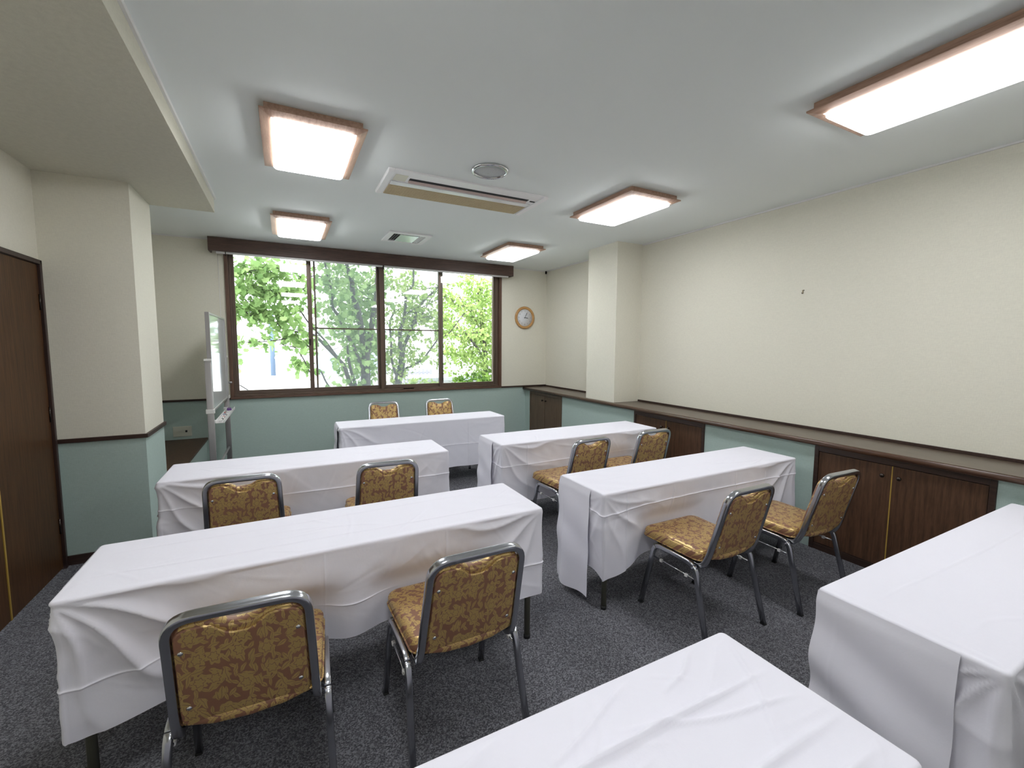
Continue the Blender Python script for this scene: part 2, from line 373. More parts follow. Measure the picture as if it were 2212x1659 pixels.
def sash(x0, x1, y, st=.030, latch=None):
    z0, z1, th = .893, 2.642, .026
    b = MB(); b.box(x0, y, z0, x0+st, y+th, z1); b.box(x1-st, y, z0, x1, y+th, z1); b.box(x0+st, y, z0, x1-st, y+th, z0+.045); b.box(x0+st, y, z1-.035, x1-st, y+th, z1)
    f = b.build('sash', ALU, w, bevel=.002)
    MB().box(x0+st-.004, y+.010, z0+.041, x1-st+.004, y+.015, z1-.031).build('pane', GLASS, f)
    if latch: MB().box(latch-.012, y-.018, 1.50, latch+.012, y, 1.58).build('latch', KNOB, f, bevel=.003)
    return f
sash(-.538, .318, .045, latch=.300)
sash(.372-.06, 1.196, .080)
sash(1.242, 2.125, .080)
sash(2.075-.022, 2.966, .045)
for x0, x1 in ((.372, 1.19), (1.248, 2.09)):
    y = .135; z0, z1 = .895, 2.64
    b = MB(); b.box(x0, y, z0, x0+.022, y+.015, z1); b.box(x1-.022, y, z0, x1, y+.015, z1); b.box(x0, y, z0, x1, y+.015, z0+.028); b.box(x0, y, z1-.025, x1, y+.015, z1)
    b.box(x0, y, 1.715, x1, y+.012, 1.733)
    f = b.build('screen_frame', ALU, w, bevel=.001)
    MB().box(x0+.02, y+.006, z0+.026, x1-.02, y+.007, z1-.023).build('insect_mesh', SCREEN, f)
tag(MB().box(1.50, .038, .874, 1.66, .030, .888).build('sticker', WHITEP, w), 'small white sticker on the bottom track')
# valance box with the blind bar under it
v = empty('window_valance', (1.225, YW-.085, 2.57), 0, 'dark wooden pelmet box above the window', 'pelmet')
b = MB(); b.box(-1.955, -.085, 0, 1.955, -.065, .155); b.box(-1.955, -.065, 0, -1.937, .083, .155); b.box(1.937, -.065, 0, 1.955, .083, .155)
b.build('fascia', VALW, v, bevel=.002)
MB().box(-1.93, -.06, .10, 1.93, .08, .12).build('inner_board', VALW, v)
rb = empty('roller_blind', (1.225, YW-.108, 2.551), 0, 'grey metal roller blind bar tucked under the pelmet', 'blind')
MB().box(-1.885, -.03, 0, -.012, .018, .026).build('bottom_bar', BLINDM, rb, bevel=.004)
MB().box(.012, -.03, 0, 1.885, .018, .026).build('bottom_bar', BLINDM, rb, bevel=.004)
MB().tube([(-1.88, -.004, .055), (-.012, -.004, .055)], .026, 16).build('roll', BLINDM, rb)
MB().tube([(.012, -.004, .055), (1.88, -.004, .055)], .026, 16).build('roll', BLINDM, rb)
for sx_ in (-1.79, 0.0): MB().tube([(sx_, -.035, .02), (sx_, -.035, -.03)], .004, 6).build('pull', DARK, rb)
cordo = MB().tube([(-.655, YW-.03, 2.56), (-.655, YW-.03, 1.05)], .0022, 6).build('blind_cord', WHITEP)
tag(cordo, 'thin white blind cord hanging beside the window frame', 'cord')

# ------------------------------------------------------------------ counter and cabinets
CX = 3.500
cabs = [(5.187, 6.105, CABL, 'walnut coloured two door cupboard in the corner under the clock'),
        (2.781, 3.725, CABW, 'dark wooden two door cupboard under the counter next to the column'),
        (.863, 1.812, CABW, 'widest looking dark wooden two door cupboard, closest to the viewer')]
edges = [YW-.001]
for y0, y1, _, _ in cabs: edges += [y1, y0]
edges += [YF]
for k in range(0, len(edges), 2):
    a, c = edges[k], edges[k+1]
    o = MB().box(CX, c, 0, XR-.001, a, .788).build('wall_dado', TEAL)
    struct(o, ['narrow green papered panel in the corner below the counter', 'green papered panel below the column', 'green papered panel between the two dark cupboards', 'green papered panel past the closest cupboard'][k//2], 'wall panel')
ct = empty('countertop', (3.66, 2.2, .79), 0, 'long glossy brown wooden counter running along the cream wall', 'counter')
b = MB(); b.box(3.458-3.66, YF-2.2, 0, 3.884-3.66, YW-.002-2.2, .041)
b.build('worktop', TOPW, ct, bevel=.004)
pr = [(0, 0), (.006, -.003), (.012, -.010), (.014, -.020), (.012, -.031), (.006, -.038), (0, -.041)]
b = MB(); b.loft([[(3.458-3.66-q[0], YF-2.2, .041+q[1]) for q in pr], [(3.458-3.66-q[0], YW-.002-2.2, .041+q[1]) for q in pr]])
b.build('front_edge', EDGEW, ct)
MB().box(XR-.014-3.66, YF-2.2, .041, XR-.001-3.66, 4.07-2.2, .062).box(XR-.014-3.66, 4.63-2.2, .041, XR-.001-3.66, YW-.002-2.2, .062).build('upstand', RAILW, ct, bevel=.002)
for y0, y1, mw, lab in cabs:
    c = empty('cupboard', (CX, (y0+y1)/2, 0), 0, lab, 'cupboard', 'built-in cupboards under the counter')
    h = (y1-y0)/2; fx = -.008
    b = MB(); b.box(.015, -h, .0, .38, h, .785)
    b.build('body', mw, c)
    b = MB(); b.box(fx, -h+.001, 0, .015, -h+.030, .786); b.box(fx, h-.030, 0, .015, h-.001, .786); b.box(fx, -h+.030, .745, .015, h-.030, .786); b.box(fx+.004, -h+.030, 0, .015, h-.030, .05)
    b.build('face_frame', CABF if mw is CABW else CABL, c, bevel=.002)
    for s in (-1, 1):
        y_a, y_b = (s*.003, s*(h-.033))
        dd = MB().box(-.004, y_a, .054, .015, y_b, .741).build('door', mw, c, bevel=.0015)
        MB().lathe((-.004, s*.045, .672), [(.005, 0), (.005, -.012), (.011, -.016), (.014, -.023), (.011, -.030), (.003, -.033)], 16, 'x').build('knob', KNOB, dd)
    if mw is CABW: tag(MB().box(-.005, -.003, .054, .012, .003, .741).build('edge_strip', BRASSY, c), 'thin yellow strip between the doors')

# ------------------------------------------------------------------ ceiling fittings
def lamp(name_loc, label, near=False):
    x, y = name_loc
    r = empty('ceiling_light', (x, y, ZC), 0, label, 'ceiling light', 'wood framed square ceiling lights')
    W2, L2 = .262, .405
    MB().box(-W2+.022, -L2+.022, -.040, W2-.022, L2-.022, 0).build('housing', LAMPW, r, bevel=.002)
    # flared frame: four bars with mitred corners
    for (ax, sg) in (('x', -1), ('x', 1), ('y', -1), ('y', 1)):
        oa, ob = (W2, L2); ia, ib = W2-.052, L2-.052
        z0, z1, z2 = -.036, -.044, -.070
        if ax == 'x':
            q = [(sg*oa, -ob), (sg*oa, ob), (sg*ia, ib), (sg*ia, -ib)]
        else:
            q = [(-oa, sg*ob), (oa, sg*ob), (ia, sg*ib), (-ia, sg*ib)]
        vs_ = [(q[0][0], q[0][1], z0), (q[1][0], q[1][1], z0), (q[2][0], q[2][1], z0), (q[3][0], q[3][1], z0),
               (q[0][0], q[0][1], z1), (q[1][0], q[1][1], z1), (q[2][0], q[2][1], z2+.012), (q[3][0], q[3][1], z2+.012)]
        MB().add(vs_, [(0, 1, 2, 3), (4, 5, 6, 7), (0, 1, 5, 4), (1, 2, 6, 5), (2, 3, 7, 6), (3, 0, 4, 7)]).build('frame_bar', LAMPW, r)
    rings = []
    for (sh, z) in ((0, -.042), (0, -.070), (.006, -.077), (.018, -.081)):
        rings.append([(a, c_, z) for a, c_ in rrect(W2-.053-sh, L2-.053-sh, .03-sh*.5)])
    MB().loft(rings).build('diffuser', DIFFUSER, r)
    return r
lamp((.190, 3.01), 'ceiling light in front of the air conditioner, over the door side tables')
lamp((.190, 5.05), 'small looking ceiling light near the window, beside the whiteboard')
lamp((2.632, 3.03), 'ceiling light in line with the cream column')
lamp((2.632, 5.10), 'ceiling light by the clock, partly over the pelmet')
lamp((2.632, .97), 'large looking ceiling light over the counter side, cut by the picture edge')
lamp((.190, .97), 'added unseen ceiling light over the table closest to the viewer, above the frame')  # out of view, added along the lamp pattern to brighten the near area
lamp((2.632, -1.10), 'added unseen ceiling light behind the viewer on the counter side')  # this and the next: unseen, added to light near skirts and chair backs
lamp((.190, -1.10), 'added unseen ceiling light behind the viewer on the door side')

# air conditioner
a = empty('ceiling_air_conditioner', (1.325, 3.42, ZC+.010), 0, 'long white ceiling air conditioner panel with beige filter grille', 'air conditioner')
ACW = mat('bright_white_plastic', (.93, .92, .93), .3)
b = MB(); b.box(-.60, -.26, -.022, .60, .26, 0); b.build('panel', ACW, a, bevel=.006); a['label'] = a['label']
for s in (-1, 1):
    b = MB(); b.prism([(-.26, 0), (-.26, -.022), (-.245, -.032), (.245, -.032), (.26, -.022), (.26, 0)], min(s*.60, s*.645), max(s*.60, s*.645), axis='x'); b.build('end_cap', ACW, a, bevel=.006, seg=3)
b = MB(); b.box(-.585, .02, -.026, .585, .245, -.022); g = b.build('intake_grille', BEIGE, a)
b = MB()
for k in range(56):
    x = -.575+k*.0209; b.box(x, .025, -.0285, x+.003, .24, -.026)
for k in range(11):
    y = .03+k*.0208; b.box(-.58, y, -.0285, .58, y+.0022, -.026)
gg = b.build('grille_mesh', BEIGE, g, fixn=False); gg['kind'] = 'stuff'
MB().box(-.47, -.150, -.0245, .52, -.105, -.0215).build('outlet_slot', DARK, a)
MB().prism([(-.118, -.022), (-.092, -.022), (-.085, -.036), (-.098, -.034)], -.47, .52, axis='x').build('louvre', mat('rose_grey_plastic', (.60, .48, .44), .4), a)
MB().box(-.585, -.055, -.030, .585, .015, -.022).build('deflector_strip', mat('glossy_white_plastic', (.86, .88, .90), .15), a, bevel=.003)
MB().box(.545, -.13, -.026, .590, -.115, -.022).build('receiver', DARK, a)
MB().box(-.58, -.19, -.024, -.49, -.07, -.022).build('corner_plate', mat('cream_plastic', (.80, .78, .66), .5), a)
# vent
a = empty('ceiling_vent', (1.28, 5.10, ZC), 0, 'square white slatted air vent in the ceiling near the pelmet', 'vent')
b = MB(); w2 = .235; w1 = .175
for q in ((-w2, -w2, w2, -w1), (-w2, w1, w2, w2), (-w2, -w1, -w1, w1), (w1, -w1, w2, w1)): b.box(q[0], q[1], -.014, q[2], q[3], 0)
b.build('frame', ACW, a, bevel=.003)
MB().box(-w1, -w1, -.002, w1, w1, 0).build('backing', DARK, a)
MB().box(-.105, -.160, -.016, .105, .160, -.010).build('centre_plate', mat('mirror_plate', (.70, .74, .74), .12, .5), a, bevel=.002)
for s in (-1, 1):
    for q in (.118, .146):
        MB().add([(s*q, -.17, -.004), (s*q, .17, -.004), (s*(q+.012), .17, -.017), (s*(q+.012), -.17, -.017), (s*(q+.002), -.17, -.004), (s*(q+.002), .17, -.004), (s*(q+.014), .17, -.017), (s*(q+.014), -.17, -.017)],
                 [(0,1,2,3),(4,5,6,7),(0,1,5,4),(1,2,6,5),(2,3,7,6),(3,0,4,7)]).build('slat', WHITEP, a)
# speaker
a = empty('ceiling_speaker', (1.315, 2.885, ZC), 0, 'round ceiling speaker with chrome rim and grey grille', 'speaker')
MB().lathe((0, 0, 0), [(.122, 0), (.130, -.004), (.131, -.010), (.124, -.019), (.114, -.021), (.109, -.015), (.109, 0)], 48).build('rim', CHROME, a)
def mesh_b(t, b):
    vn = N(t, 'ShaderNodeTexVoronoi'); vn.inputs['Scale'].default_value = 260; t.links.new(coords(t), vn.inputs['Vector'])
    t.links.new(ramp(t, vn.outputs['Distance'], [(.2, (.25, .25, .26)), (.35, (.55, .56, .58))]), b.inputs['Base Color'])
MB().lathe((0, 0, 0), [(.110, -.004), (.108, -.011), (.06, -.014), (.001, -.0155)], 40).build('grille', mat('speaker_mesh', rough=.5, metal=.0, build=mesh_b), a)

# ------------------------------------------------------------------ wall fittings
k = empty('wall_clock', (3.470, YW, 1.955), 0, 'round wall clock with honey wooden rim beside the window', 'clock')
MB().lathe((0, 0, 0), [(.150, 0), (.176, -.004), (.180, -.016), (.172, -.030), (.152, -.034), (.140, -.026), (.137, -.012)], 48, 'y').build('rim', mat('honey_wood', rough=.35, build=wood((.42, .22, .07), (.60, .34, .13), 'x', .5)), k)
MB().lathe((0, 0, 0), [(.140, -.008), (.139, -.013), (.001, -.013)], 48, 'y').build('dial', mat('clock_face', (.74, .76, .80), .5), k)
BLK = mat('black_print', (.03, .03, .035), .5); GRY = mat('grey_print', (.30, .32, .36), .5)
for n in range(1, 13):
    cu = bpy.data.curves.new('numeral', 'FONT'); cu.body = str(n); cu.size = .034; cu.align_x = 'CENTER'; cu.align_y = 'CENTER'; cu.extrude = .0004
    tmp = bpy.data.objects.new('tmp', cu); COL.objects.link(tmp)
    me = bpy.data.meshes.new_from_object(tmp.evaluated_get(bpy.context.evaluated_depsgraph_get())); bpy.data.objects.remove(tmp)
    me.materials.append(GRY); me.name = 'numeral'
    o = bpy.data.objects.new('numeral', me); COL.objects.link(o); o.parent = k
    an = PI/2-n*PI/6; o.location = (.108*math.cos(an), -.0142, .108*math.sin(an)); o.rotation_euler = (PI/2, 0, 0)
def hand(ang, L, wd, y, nm, mt, tail=.015):
    d_ = Vector((math.sin(ang), 0, math.cos(ang))); p_ = Vector((math.cos(ang), 0, -math.sin(ang)))
    vs_ = []
    for yy in (y, y-.0012):
        for a_, c_ in ((-tail, -wd*.6), (-tail, wd*.6), (L*.75, wd), (L, 0), (L*.75, -wd)):
            q = d_*a_+p_*c_; vs_.append((q.x, yy, q.z))
    MB().add(vs_, [(0, 1, 2, 3, 4), (9, 8, 7, 6, 5)]+[(i, (i+1) % 5, 5+(i+1) % 5, 5+i) for i in range(5)]).build(nm, mt, k)
hand(math.radians(92+3), .062, .0062, -.016, 'hour_hand', BLK)
hand(math.radians(26), .098, .0042, -.018, 'minute_hand', BLK)
hand(math.radians(101), .108, .0012, -.0195, 'second_hand', GRY, .02)
MB().lathe((0, 0, 0), [(.006, -.013), (.006, -.021), (.002, -.022)], 12, 'y').build('hub', BLK, k)
ou = empty('wall_outlet', (-1.094, YW, .487), 0, 'cream electrical outlet plate low on the wall behind the whiteboard', 'outlet')
MB().box(-.09, -.009, -.06, .09, 0, .06).build('plate', mat('ivory_plastic', (.62, .62, .53), .4), ou, bevel=.004)
MB().box(.028, -.012, -.012, .048, -.008, .012).build('socket', DARK, ou)
hk = empty('wall_hook', (XR, 2.189, 1.976), 0, 'tiny brass picture hook alone on the cream wall', 'hook')
MB().box(-.004, -.004, -.018, 0, .004, .014).build('back_plate', mat('worn_brass', (.25, .2, .12), .4, .7), hk, bevel=.001)
MB().tube(fillet([(0, 0, -.012), (-.016, 0, -.018), (-.018, 0, -.006)], .006, 4), .0022, 8).build('prong', mat('dull_brass', (.12, .10, .08), .4, .7), hk)
MB().lathe((-.004, -.012, .010), [(.003, 0), (.003, -.006), (.001, -.007)], 8, 'x').build('nail', KNOB, hk)
cb = MB().box(XR-.04, YW-.03, ZC-.05, XR-.015, YW-.012, ZC-.004).box(XR-.032, YW-.045, ZC-.035, XR-.022, YW-.03, ZC-.02).build('curtain_bracket', KNOB, bevel=.002)
tag(cb, 'tiny dark metal bracket in the ceiling corner above the clock', 'bracket')

# ------------------------------------------------------------------ whiteboard
wb = empty('whiteboard', (-.61, 5.42, 0), 0, 'grey framed mobile whiteboard standing edge-on by the window', 'whiteboard')
ya, yb = -.585, .585
MB().box(-.012, ya, .90, .006, yb, 1.785).build('writing_surface', BOARD, wb)
b = MB(); fr_ = .022
b.box(-.020, ya-.012, .885, .014, ya+.010, 1.80); b.box(-.020, yb-.010, .885, .014, yb+.012, 1.80); b.box(-.018, ya, .885, .012, yb, .905); b.box(-.018, ya, 1.782, .012, yb, 1.80)
b.build('board_frame', GREYP, wb, bevel=.003)
for y_ in (ya-.045, yb+.045):
    MB().sweep([(-.010, y_, .06), (-.010, y_, 1.36)], rrect(.026, .018, .008)).build('post', GREYP, wb)
    MB().box(-.04, y_-.022, 1.355, .020, y_+.022, 1.375).build('post_cap', WHITEP, wb, bevel=.004)
    MB().box(-.044, y_-.022, .875, .022, y_+.03, .915).build('clamp', WHITEP, wb, bevel=.004)
    MB().sweep([(-.21, y_, .045), (.28, y_, .045)], rrect(.018, .014, .006), Vector((0, 1, 0))).build('foot', GREYP, wb)
    for s in (-.19, .26):
        c_ = MB().lathe((s, y_-.010, .022), [(.005, -.001), (.022, 0), (.022, .02), (.005, .021)], 16, 'y').build('caster', RUBBER, wb)
MB().tube([(-.01, ya-.045, .30), (-.01, yb+.045, .30)], .012, 10).build('crossbar', GREYP, wb)
MB().tube([(.012, yb+.05, 1.06), (.05, yb+.05, 1.06)], .012, 10).build('knob', GREYP, wb)
b = MB(); b.box(.014, ya+.02, .770, .085, yb-.15, .776); b.box(.080, ya+.02, .776, .085, yb-.15, .800); b.box(.014, ya+.02, .776, .018, yb-.15, .80)
b.box(-.02, yb-.2, .776, .016, yb-.17, .80); b.box(-.02, ya-.03, .78, .014, ya+.05, .80)
b.build('pen_tray', WHITEP, wb, bevel=.002)
rnd = random.Random(4)
for i, (cn, cc) in enumerate((('black', (.02, .02, .02)), ('red', (.55, .04, .04)), ('blue', (.04, .08, .45)), ('red capped', (.55, .06, .06)))):
    y_ = 5.42+ya+.10+i*.15; x_ = -.61+.05
    m_ = empty('whiteboard_marker', (x_, y_, .789), (i-.5)*.12, cn+' whiteboard marker lying on the pen tray', 'marker', 'markers on the pen tray')
    MB().tube([(0, -.055, 0), (0, .03, 0)], .0085, 12).build('barrel', WHITEP, m_)
    MB().tube([(0, .03, 0), (0, .062, 0), (0, .068, 0)], [.0092, .0092, .005], 12).build('cap', mat('ink_'+cn.replace(' ', '_'), cc, .35), m_)
e_ = empty('board_eraser', (-.61+.05, 5.42+.22, .777), .1, 'purple and white whiteboard eraser at the tray end', 'eraser')
MB().box(-.024, -.05, .0, .024, .05, .012).build('felt', WHITEP, e_, bevel=.002)
MB().box(-.022, -.048, .012, .022, .048, .034).build('grip', mat('purple_plastic', (.12, .04, .22), .4), e_, bevel=.006, seg=3)

# ------------------------------------------------------------------ tables and tablecloths
def folding_table(x0, x1, y0, y1, label):
    cx_, cy_ = (x0+x1)/2, (y0+y1)/2
    r = empty('folding_table', (cx_, cy_, 0), 0, label, 'table', 'long folding tables under white cloths')
    hx, hy = (x1-x0)/2-.012, (y1-y0)/2-.012
    MB().box(-hx, -hy, .664, hx, hy, .690).build('tabletop', TABTOP, r, bevel=.004)
    lx, ly = hx-.045, hy-.035
    for sx_ in (-1, 1):
        for sy_ in (-1, 1):
            l = MB().tube([(sx_*lx, sy_*ly, .018), (sx_*lx, sy_*ly, .664)], .0155, 14).build('leg', STEELD, r)
            MB().tube([(sx_*lx, sy_*ly, 0), (sx_*lx, sy_*ly, .022)], .0172, 14).build('rubber_foot', RUBBER, l)
        MB().sweep([(sx_*lx, -ly, .30), (sx_*lx, ly, .30)], rrect(.008, .014, .003)).build('crossbar', STEELD, r)
    MB().box(-lx, -.10, .42, lx, .12, .428).build('shelf', GREYP, r)
    return r

def sgauss(d, s): return np.exp(-(d/s)**2)
def tablecloth(x0, x1, y0, y1, label, drops, seed=0, hcreases=(), vcreases=(), flaps=(), corner=None, topc=(), fold=.006, ztop=.7, cornerpull=None, dents=(), crumple=60, tops=2.8, topcr=10, relief=1.):
    """drops: dict side->list of (u, drop) with u in 0..1 along +x / +y; sides s(outh y0), e(ast x1), n(orth y1), w(est x0)"""
    rng = np.random.RandomState(seed)
    R = .014
    # perimeter samples, ccw from (x0,y0)
    sides = [('s', (x0, y0), (1, 0), x1-x0, (0, -1)), ('e', (x1, y0), (0, 1), y1-y0, (1, 0)), ('n', (x1, y1), (-1, 0), x1-x0, (0, 1)), ('w', (x0, y1), (0, -1), y1-y0, (-1, 0))]
    cols = []  # (px,py,nx,ny,side,dist from start,len,S)
    S = 0
    for (sd, st, di, L, nn) in sides:
        pos = list(np.arange(R, L-R+1e-6, .008)) + [L-R]
        for (vs_side, vp) in vcreases:
            if vs_side == sd:
                c0 = vp*L; pos += [c0-.004, c0-.002, c0, c0+.002, c0+.004]
        pos = sorted(set(round(float(p), 5) for p in pos if R <= p <= L-R+1e-6))
        for p in pos: cols.append((st[0]+di[0]*p, st[1]+di[1]*p, nn[0], nn[1], sd, p, L, S+p))
        # corner arc
        ni = {'s': (1, 0), 'e': (0, 1), 'n': (-1, 0), 'w': (0, -1)}[sd]
        cxx = st[0]+di[0]*(L-R)-nn[0]*R; cyy = st[1]+di[1]*(L-R)-nn[1]*R
        for kk in range(1, 5):
            a_ = PI/2*kk/5; nx_ = nn[0]*math.cos(a_)+ni[0]*math.sin(a_); ny_ = nn[1]*math.cos(a_)+ni[1]*math.sin(a_)
            cols.append((cxx+nx_*R, cyy+ny_*R, nx_, ny_, sd, L, L, S+L))
        S += L
    C = np.array([[c[0], c[1], c[2], c[3], c[5], c[6], c[7]] for c in cols]); sdn = [c[4] for c in cols]; n = len(cols)
    # flip inset: base perimeter sits at outer edge
    D = np.zeros(n)
    for i in range(n):
        u = C[i, 4]/C[i, 5]; u = u if sdn[i] in 'se' else 1-u
        lst = drops[sdn[i]]; D[i] = np.interp(u, [q[0] for q in lst], [q[1] for q in lst])
    # smooth drops over corners
    kq = np.hanning(15); kq /= kq.sum()
    D = np.convolve(np.concatenate([D[-7:], D, D[:7]]), kq, 'valid')
    D += .004*np.sin(C[:, 6]*7+seed)+.003*np.sin(C[:, 6]*17+seed*2)
    rows = list(np.linspace(0, 1, 62)[1:])
    for hc in hcreases: rows += [hc-.007, hc-.0035, hc, hc+.0035, hc+.007]
    rows = np.array(sorted(set(np.round([0]+rows, 5)))); m = len(rows)
    tt = rows[:, None]; dd = tt*D[None, :]
    s_ = C[None, :, 6]
    pk = [(rng.uniform(3, 9), rng.uniform(-6, 6), rng.uniform(0, 6.28), rng.uniform(.5, 1)) for _ in range(7)]
    off = np.zeros((m, n))
    for (ka, kb, ph, am) in pk: off += am*np.sin(ka*s_+kb*dd*1.2+ph+.6*np.sin(dd*9+s_*3))
    off *= fold*.5*np.clip(tt*1.7, 0, 1)
    for (ka, kb, ph, am) in [(rng.uniform(25, 60), rng.uniform(-70, 70), rng.uniform(0, 6.28), rng.uniform(.3, 1)) for _ in range(7)]:
        off += am*.0005*np.sin(ka*s_+kb*dd+ph+2.*np.sin(dd*13+ph)+1.5*np.sin(s_*7+ph))*np.clip(tt*6, 0, 1)
    # drape ridges fanning from each corner
    per = S; c_s = [0, x1-x0, x1-x0+y1-y0, 2*(x1-x0)+y1-y0]
    for ci, cs in enumerate(c_s):
        amp = (corner or [1, 1, 1, 1])[ci]
        ds = (s_-cs+per/2) % per-per/2
        r_ = np.sqrt(ds**2+dd**2)+1e-4; th = np.arctan2(np.abs(ds), dd+1e-4)
        ph = rng.uniform(0, 6.28)+ci
        w_ = np.sin(th*6.5+ph+.8*np.sin(r_*9+ph))
        off += amp*.030*np.clip(r_/.30, 0, 1)*np.exp(-(r_/.50)**2)*((1-np.abs(w_))**1.6-.35)*np.clip(th*2.2, 0, 1)
        off += amp*.012*tt**1.3*sgauss(ds, .05)
    for q_ in range(int(crumple)):
        cs_ = rng.uniform(0, S); cd_ = rng.uniform(.02, .4); an_ = rng.uniform(-1.3, 1.3); ln_ = rng.uniform(.06, .28); hh_ = rng.uniform(-.0022, .0030); ww_ = rng.uniform(.0045, .010)
        ds = (s_-cs_+per/2) % per-per/2; al = ds*math.cos(an_)+(dd-cd_)*math.sin(an_); pe = -ds*math.sin(an_)+(dd-cd_)*math.cos(an_)+.15*al**2*np.sign(hh_)*4
        off += hh_*np.exp(-(pe/ww_)**2)*np.clip(1-(al/ln_)**2, 0, 1)*np.clip(tt*8, 0, 1)
    for (fsd, fu0, fu1, *_r) in flaps:
        if fsd == 'w':
            yy_ = (C[:, 1]-y0)/(y1-y0); msk = np.clip((yy_-fu0)/.06, 0, 1)*(np.abs(C[:, 0]-x0) < .03); off = off*(1-.85*msk[None, :])-.004*msk[None, :]
    if cornerpull:
        for ci, am in cornerpull.items():
            ds = (s_-c_s[ci]+per/2) % per-per/2; off -= am*tt**1.5*sgauss(ds, .12)
    for hc in hcreases:
        wv = .006*np.sin(s_*5+seed)+.004*np.sin(s_*13)
        off += .0035*sgauss(tt-hc, .006)*np.where(np.sin(s_*1.7+seed)>-2, 1, 0)+.002*sgauss(tt-hc-.02, .03)
    st_acc = 0
    for (sd, st, di, L, nn) in sides:
        for (vsd, vp) in vcreases:
            if vsd == sd: off += .0035*sgauss(s_-(st_acc+vp*L), .0035)*np.clip(tt*8, 0, 1)
        st_acc += L
    off = np.maximum(off, -.010-.05*tt*(0 if not cornerpull else 1)) + .004
    for (sd_, xc_, hw_, dp_) in dents:
        st_ = {'s': xc_-x0, 'n': (x1-x0)+(y1-y0)+(x1-xc_)}[sd_]
        a_ = 1/(1+np.exp((np.abs(s_-st_)-hw_)/.035)); zz = ztop-.010-dd
        k_ = a_/(1+np.exp((zz-.525)/.022)); off = off*(1-k_)+(-dp_)*k_
    # geometry of skirt: small roll-over at top edge
    rr = .010
    X = C[None, :, 0]+C[None, :, 2]*off; Y = C[None, :, 1]+C[None, :, 3]*off; Z = ztop-rr-dd*(1) + 0*X
    verts = []; faces = []
    roll = []
    for kk in range(0, 4):
        a_ = PI/2*kk/4
        roll.append(np.stack([C[:, 0]+C[:, 2]*(.004-rr+rr*math.sin(a_)), C[:, 1]+C[:, 3]*(.004-rr+rr*math.sin(a_)), np.full(n, ztop-rr+rr*math.cos(a_))], 1))
    roll = np.array(roll)
    skirt = np.stack([X, Y, Z], 2)
    # damp row 0 so that it meets roll
    skirt[0, :, 0] = C[:, 0]+C[:, 2]*.004; skirt[0, :, 1] = C[:, 1]+C[:, 3]*.004
    G = np.concatenate([roll, skirt], 0); mm = G.shape[0]
    V = G.reshape(-1, 3)
    F = []
    for i in range(mm-1):
        for j in range(n):
            a_ = i*n+j; b_ = i*n+(j+1) % n; F.append((a_, b_, b_+n, a_+n))
    # top surface: inner grid + ring join using a fan of scaled rings
    gx = np.linspace(x0+.012, x1-.012, 240); gy = np.linspace(y0+.012, y1-.012, 90)
    GX, GY = np.meshgrid(gx, gy, indexing='ij')
    H = np.zeros_like(GX)
    for (ka, kb, ph, am) in [(rng.uniform(2, 9), rng.uniform(-14, 14), rng.uniform(0, 6), rng.uniform(.3, 1)) for _ in range(6)]: H += .0009*am*np.sin(ka*GX+kb*GY+ph+np.sin(GX*3+ph))
    for (ka, kb, ph, am) in [(rng.uniform(-30, 30), rng.uniform(-60, 60), rng.uniform(0, 6), rng.uniform(.3, 1)) for _ in range(6)]:
        H += .0004*am*np.sin(ka*GX+kb*GY+ph+2*np.sin(GX*4+GY*5+ph))*np.sin(GX*2+ph)
    for (ax_, ay_, bx_, by_, h_, w_) in topc:   # ridge segments in table fractions
        p0 = np.array([x0+ax_*(x1-x0), y0+ay_*(y1-y0)]); p1 = np.array([x0+bx_*(x1-x0), y0+by_*(y1-y0)])
        dv = p1-p0; LL = np.hypot(*dv); uu = ((GX-p0[0])*dv[0]+(GY-p0[1])*dv[1])/LL**2; pd = ((GX-p0[0])*dv[1]-(GY-p0[1])*dv[0])/LL
        pd = pd+.006*np.sin(uu*7+h_*900)
        H += tops*h_*np.exp(-(pd/w_)**2)*np.clip(np.minimum(uu, 1-uu)*6, 0, 1)
    for q_ in range(topcr):
        px_ = rng.uniform(x0, x1); py_ = rng.uniform(y0, y1); an_ = rng.uniform(-.9, 1.2); ln_ = rng.uniform(.05, .22); hh_ = rng.uniform(.0010, .0026)*tops/2.8; ww_ = rng.uniform(.004, .009)
        al = (GX-px_)*math.cos(an_)+(GY-py_)*math.sin(an_); pe = -(GX-px_)*math.sin(an_)+(GY-py_)*math.cos(an_)+al**2*rng.uniform(-1.5, 1.5)
        H += hh_*np.exp(-(pe/ww_)**2)*np.clip(1-(al/ln_)**2, 0, 1)
    edge = np.minimum(np.minimum(GX-x0, x1-GX), np.minimum(GY-y0, y1-GY)); H *= np.clip((edge-.012)/.02, 0, 1)
    TV = np.stack([GX, GY, ztop+H], 2).reshape(-1, 3); k0 = len(V); a_n, b_n = GX.shape
    for i in range(a_n-1):
        for j in range(b_n-1):
            q = k0+i*b_n+j; F.append((q, q+b_n, q+b_n+1, q+1))
    # join strip: flat ring from grid border to roll's first row
    k1 = k0+len(TV)
    JR = np.stack([np.clip(C[:, 0], x0+.012, x1-.012), np.clip(C[:, 1], y0+.012, y1-.012), np.full(n, ztop)], 1)
    for j in range(n): F.append((j, k1+j, k1+(j+1) % n, (j+1) % n))
    V = np.concatenate([V, TV, JR])
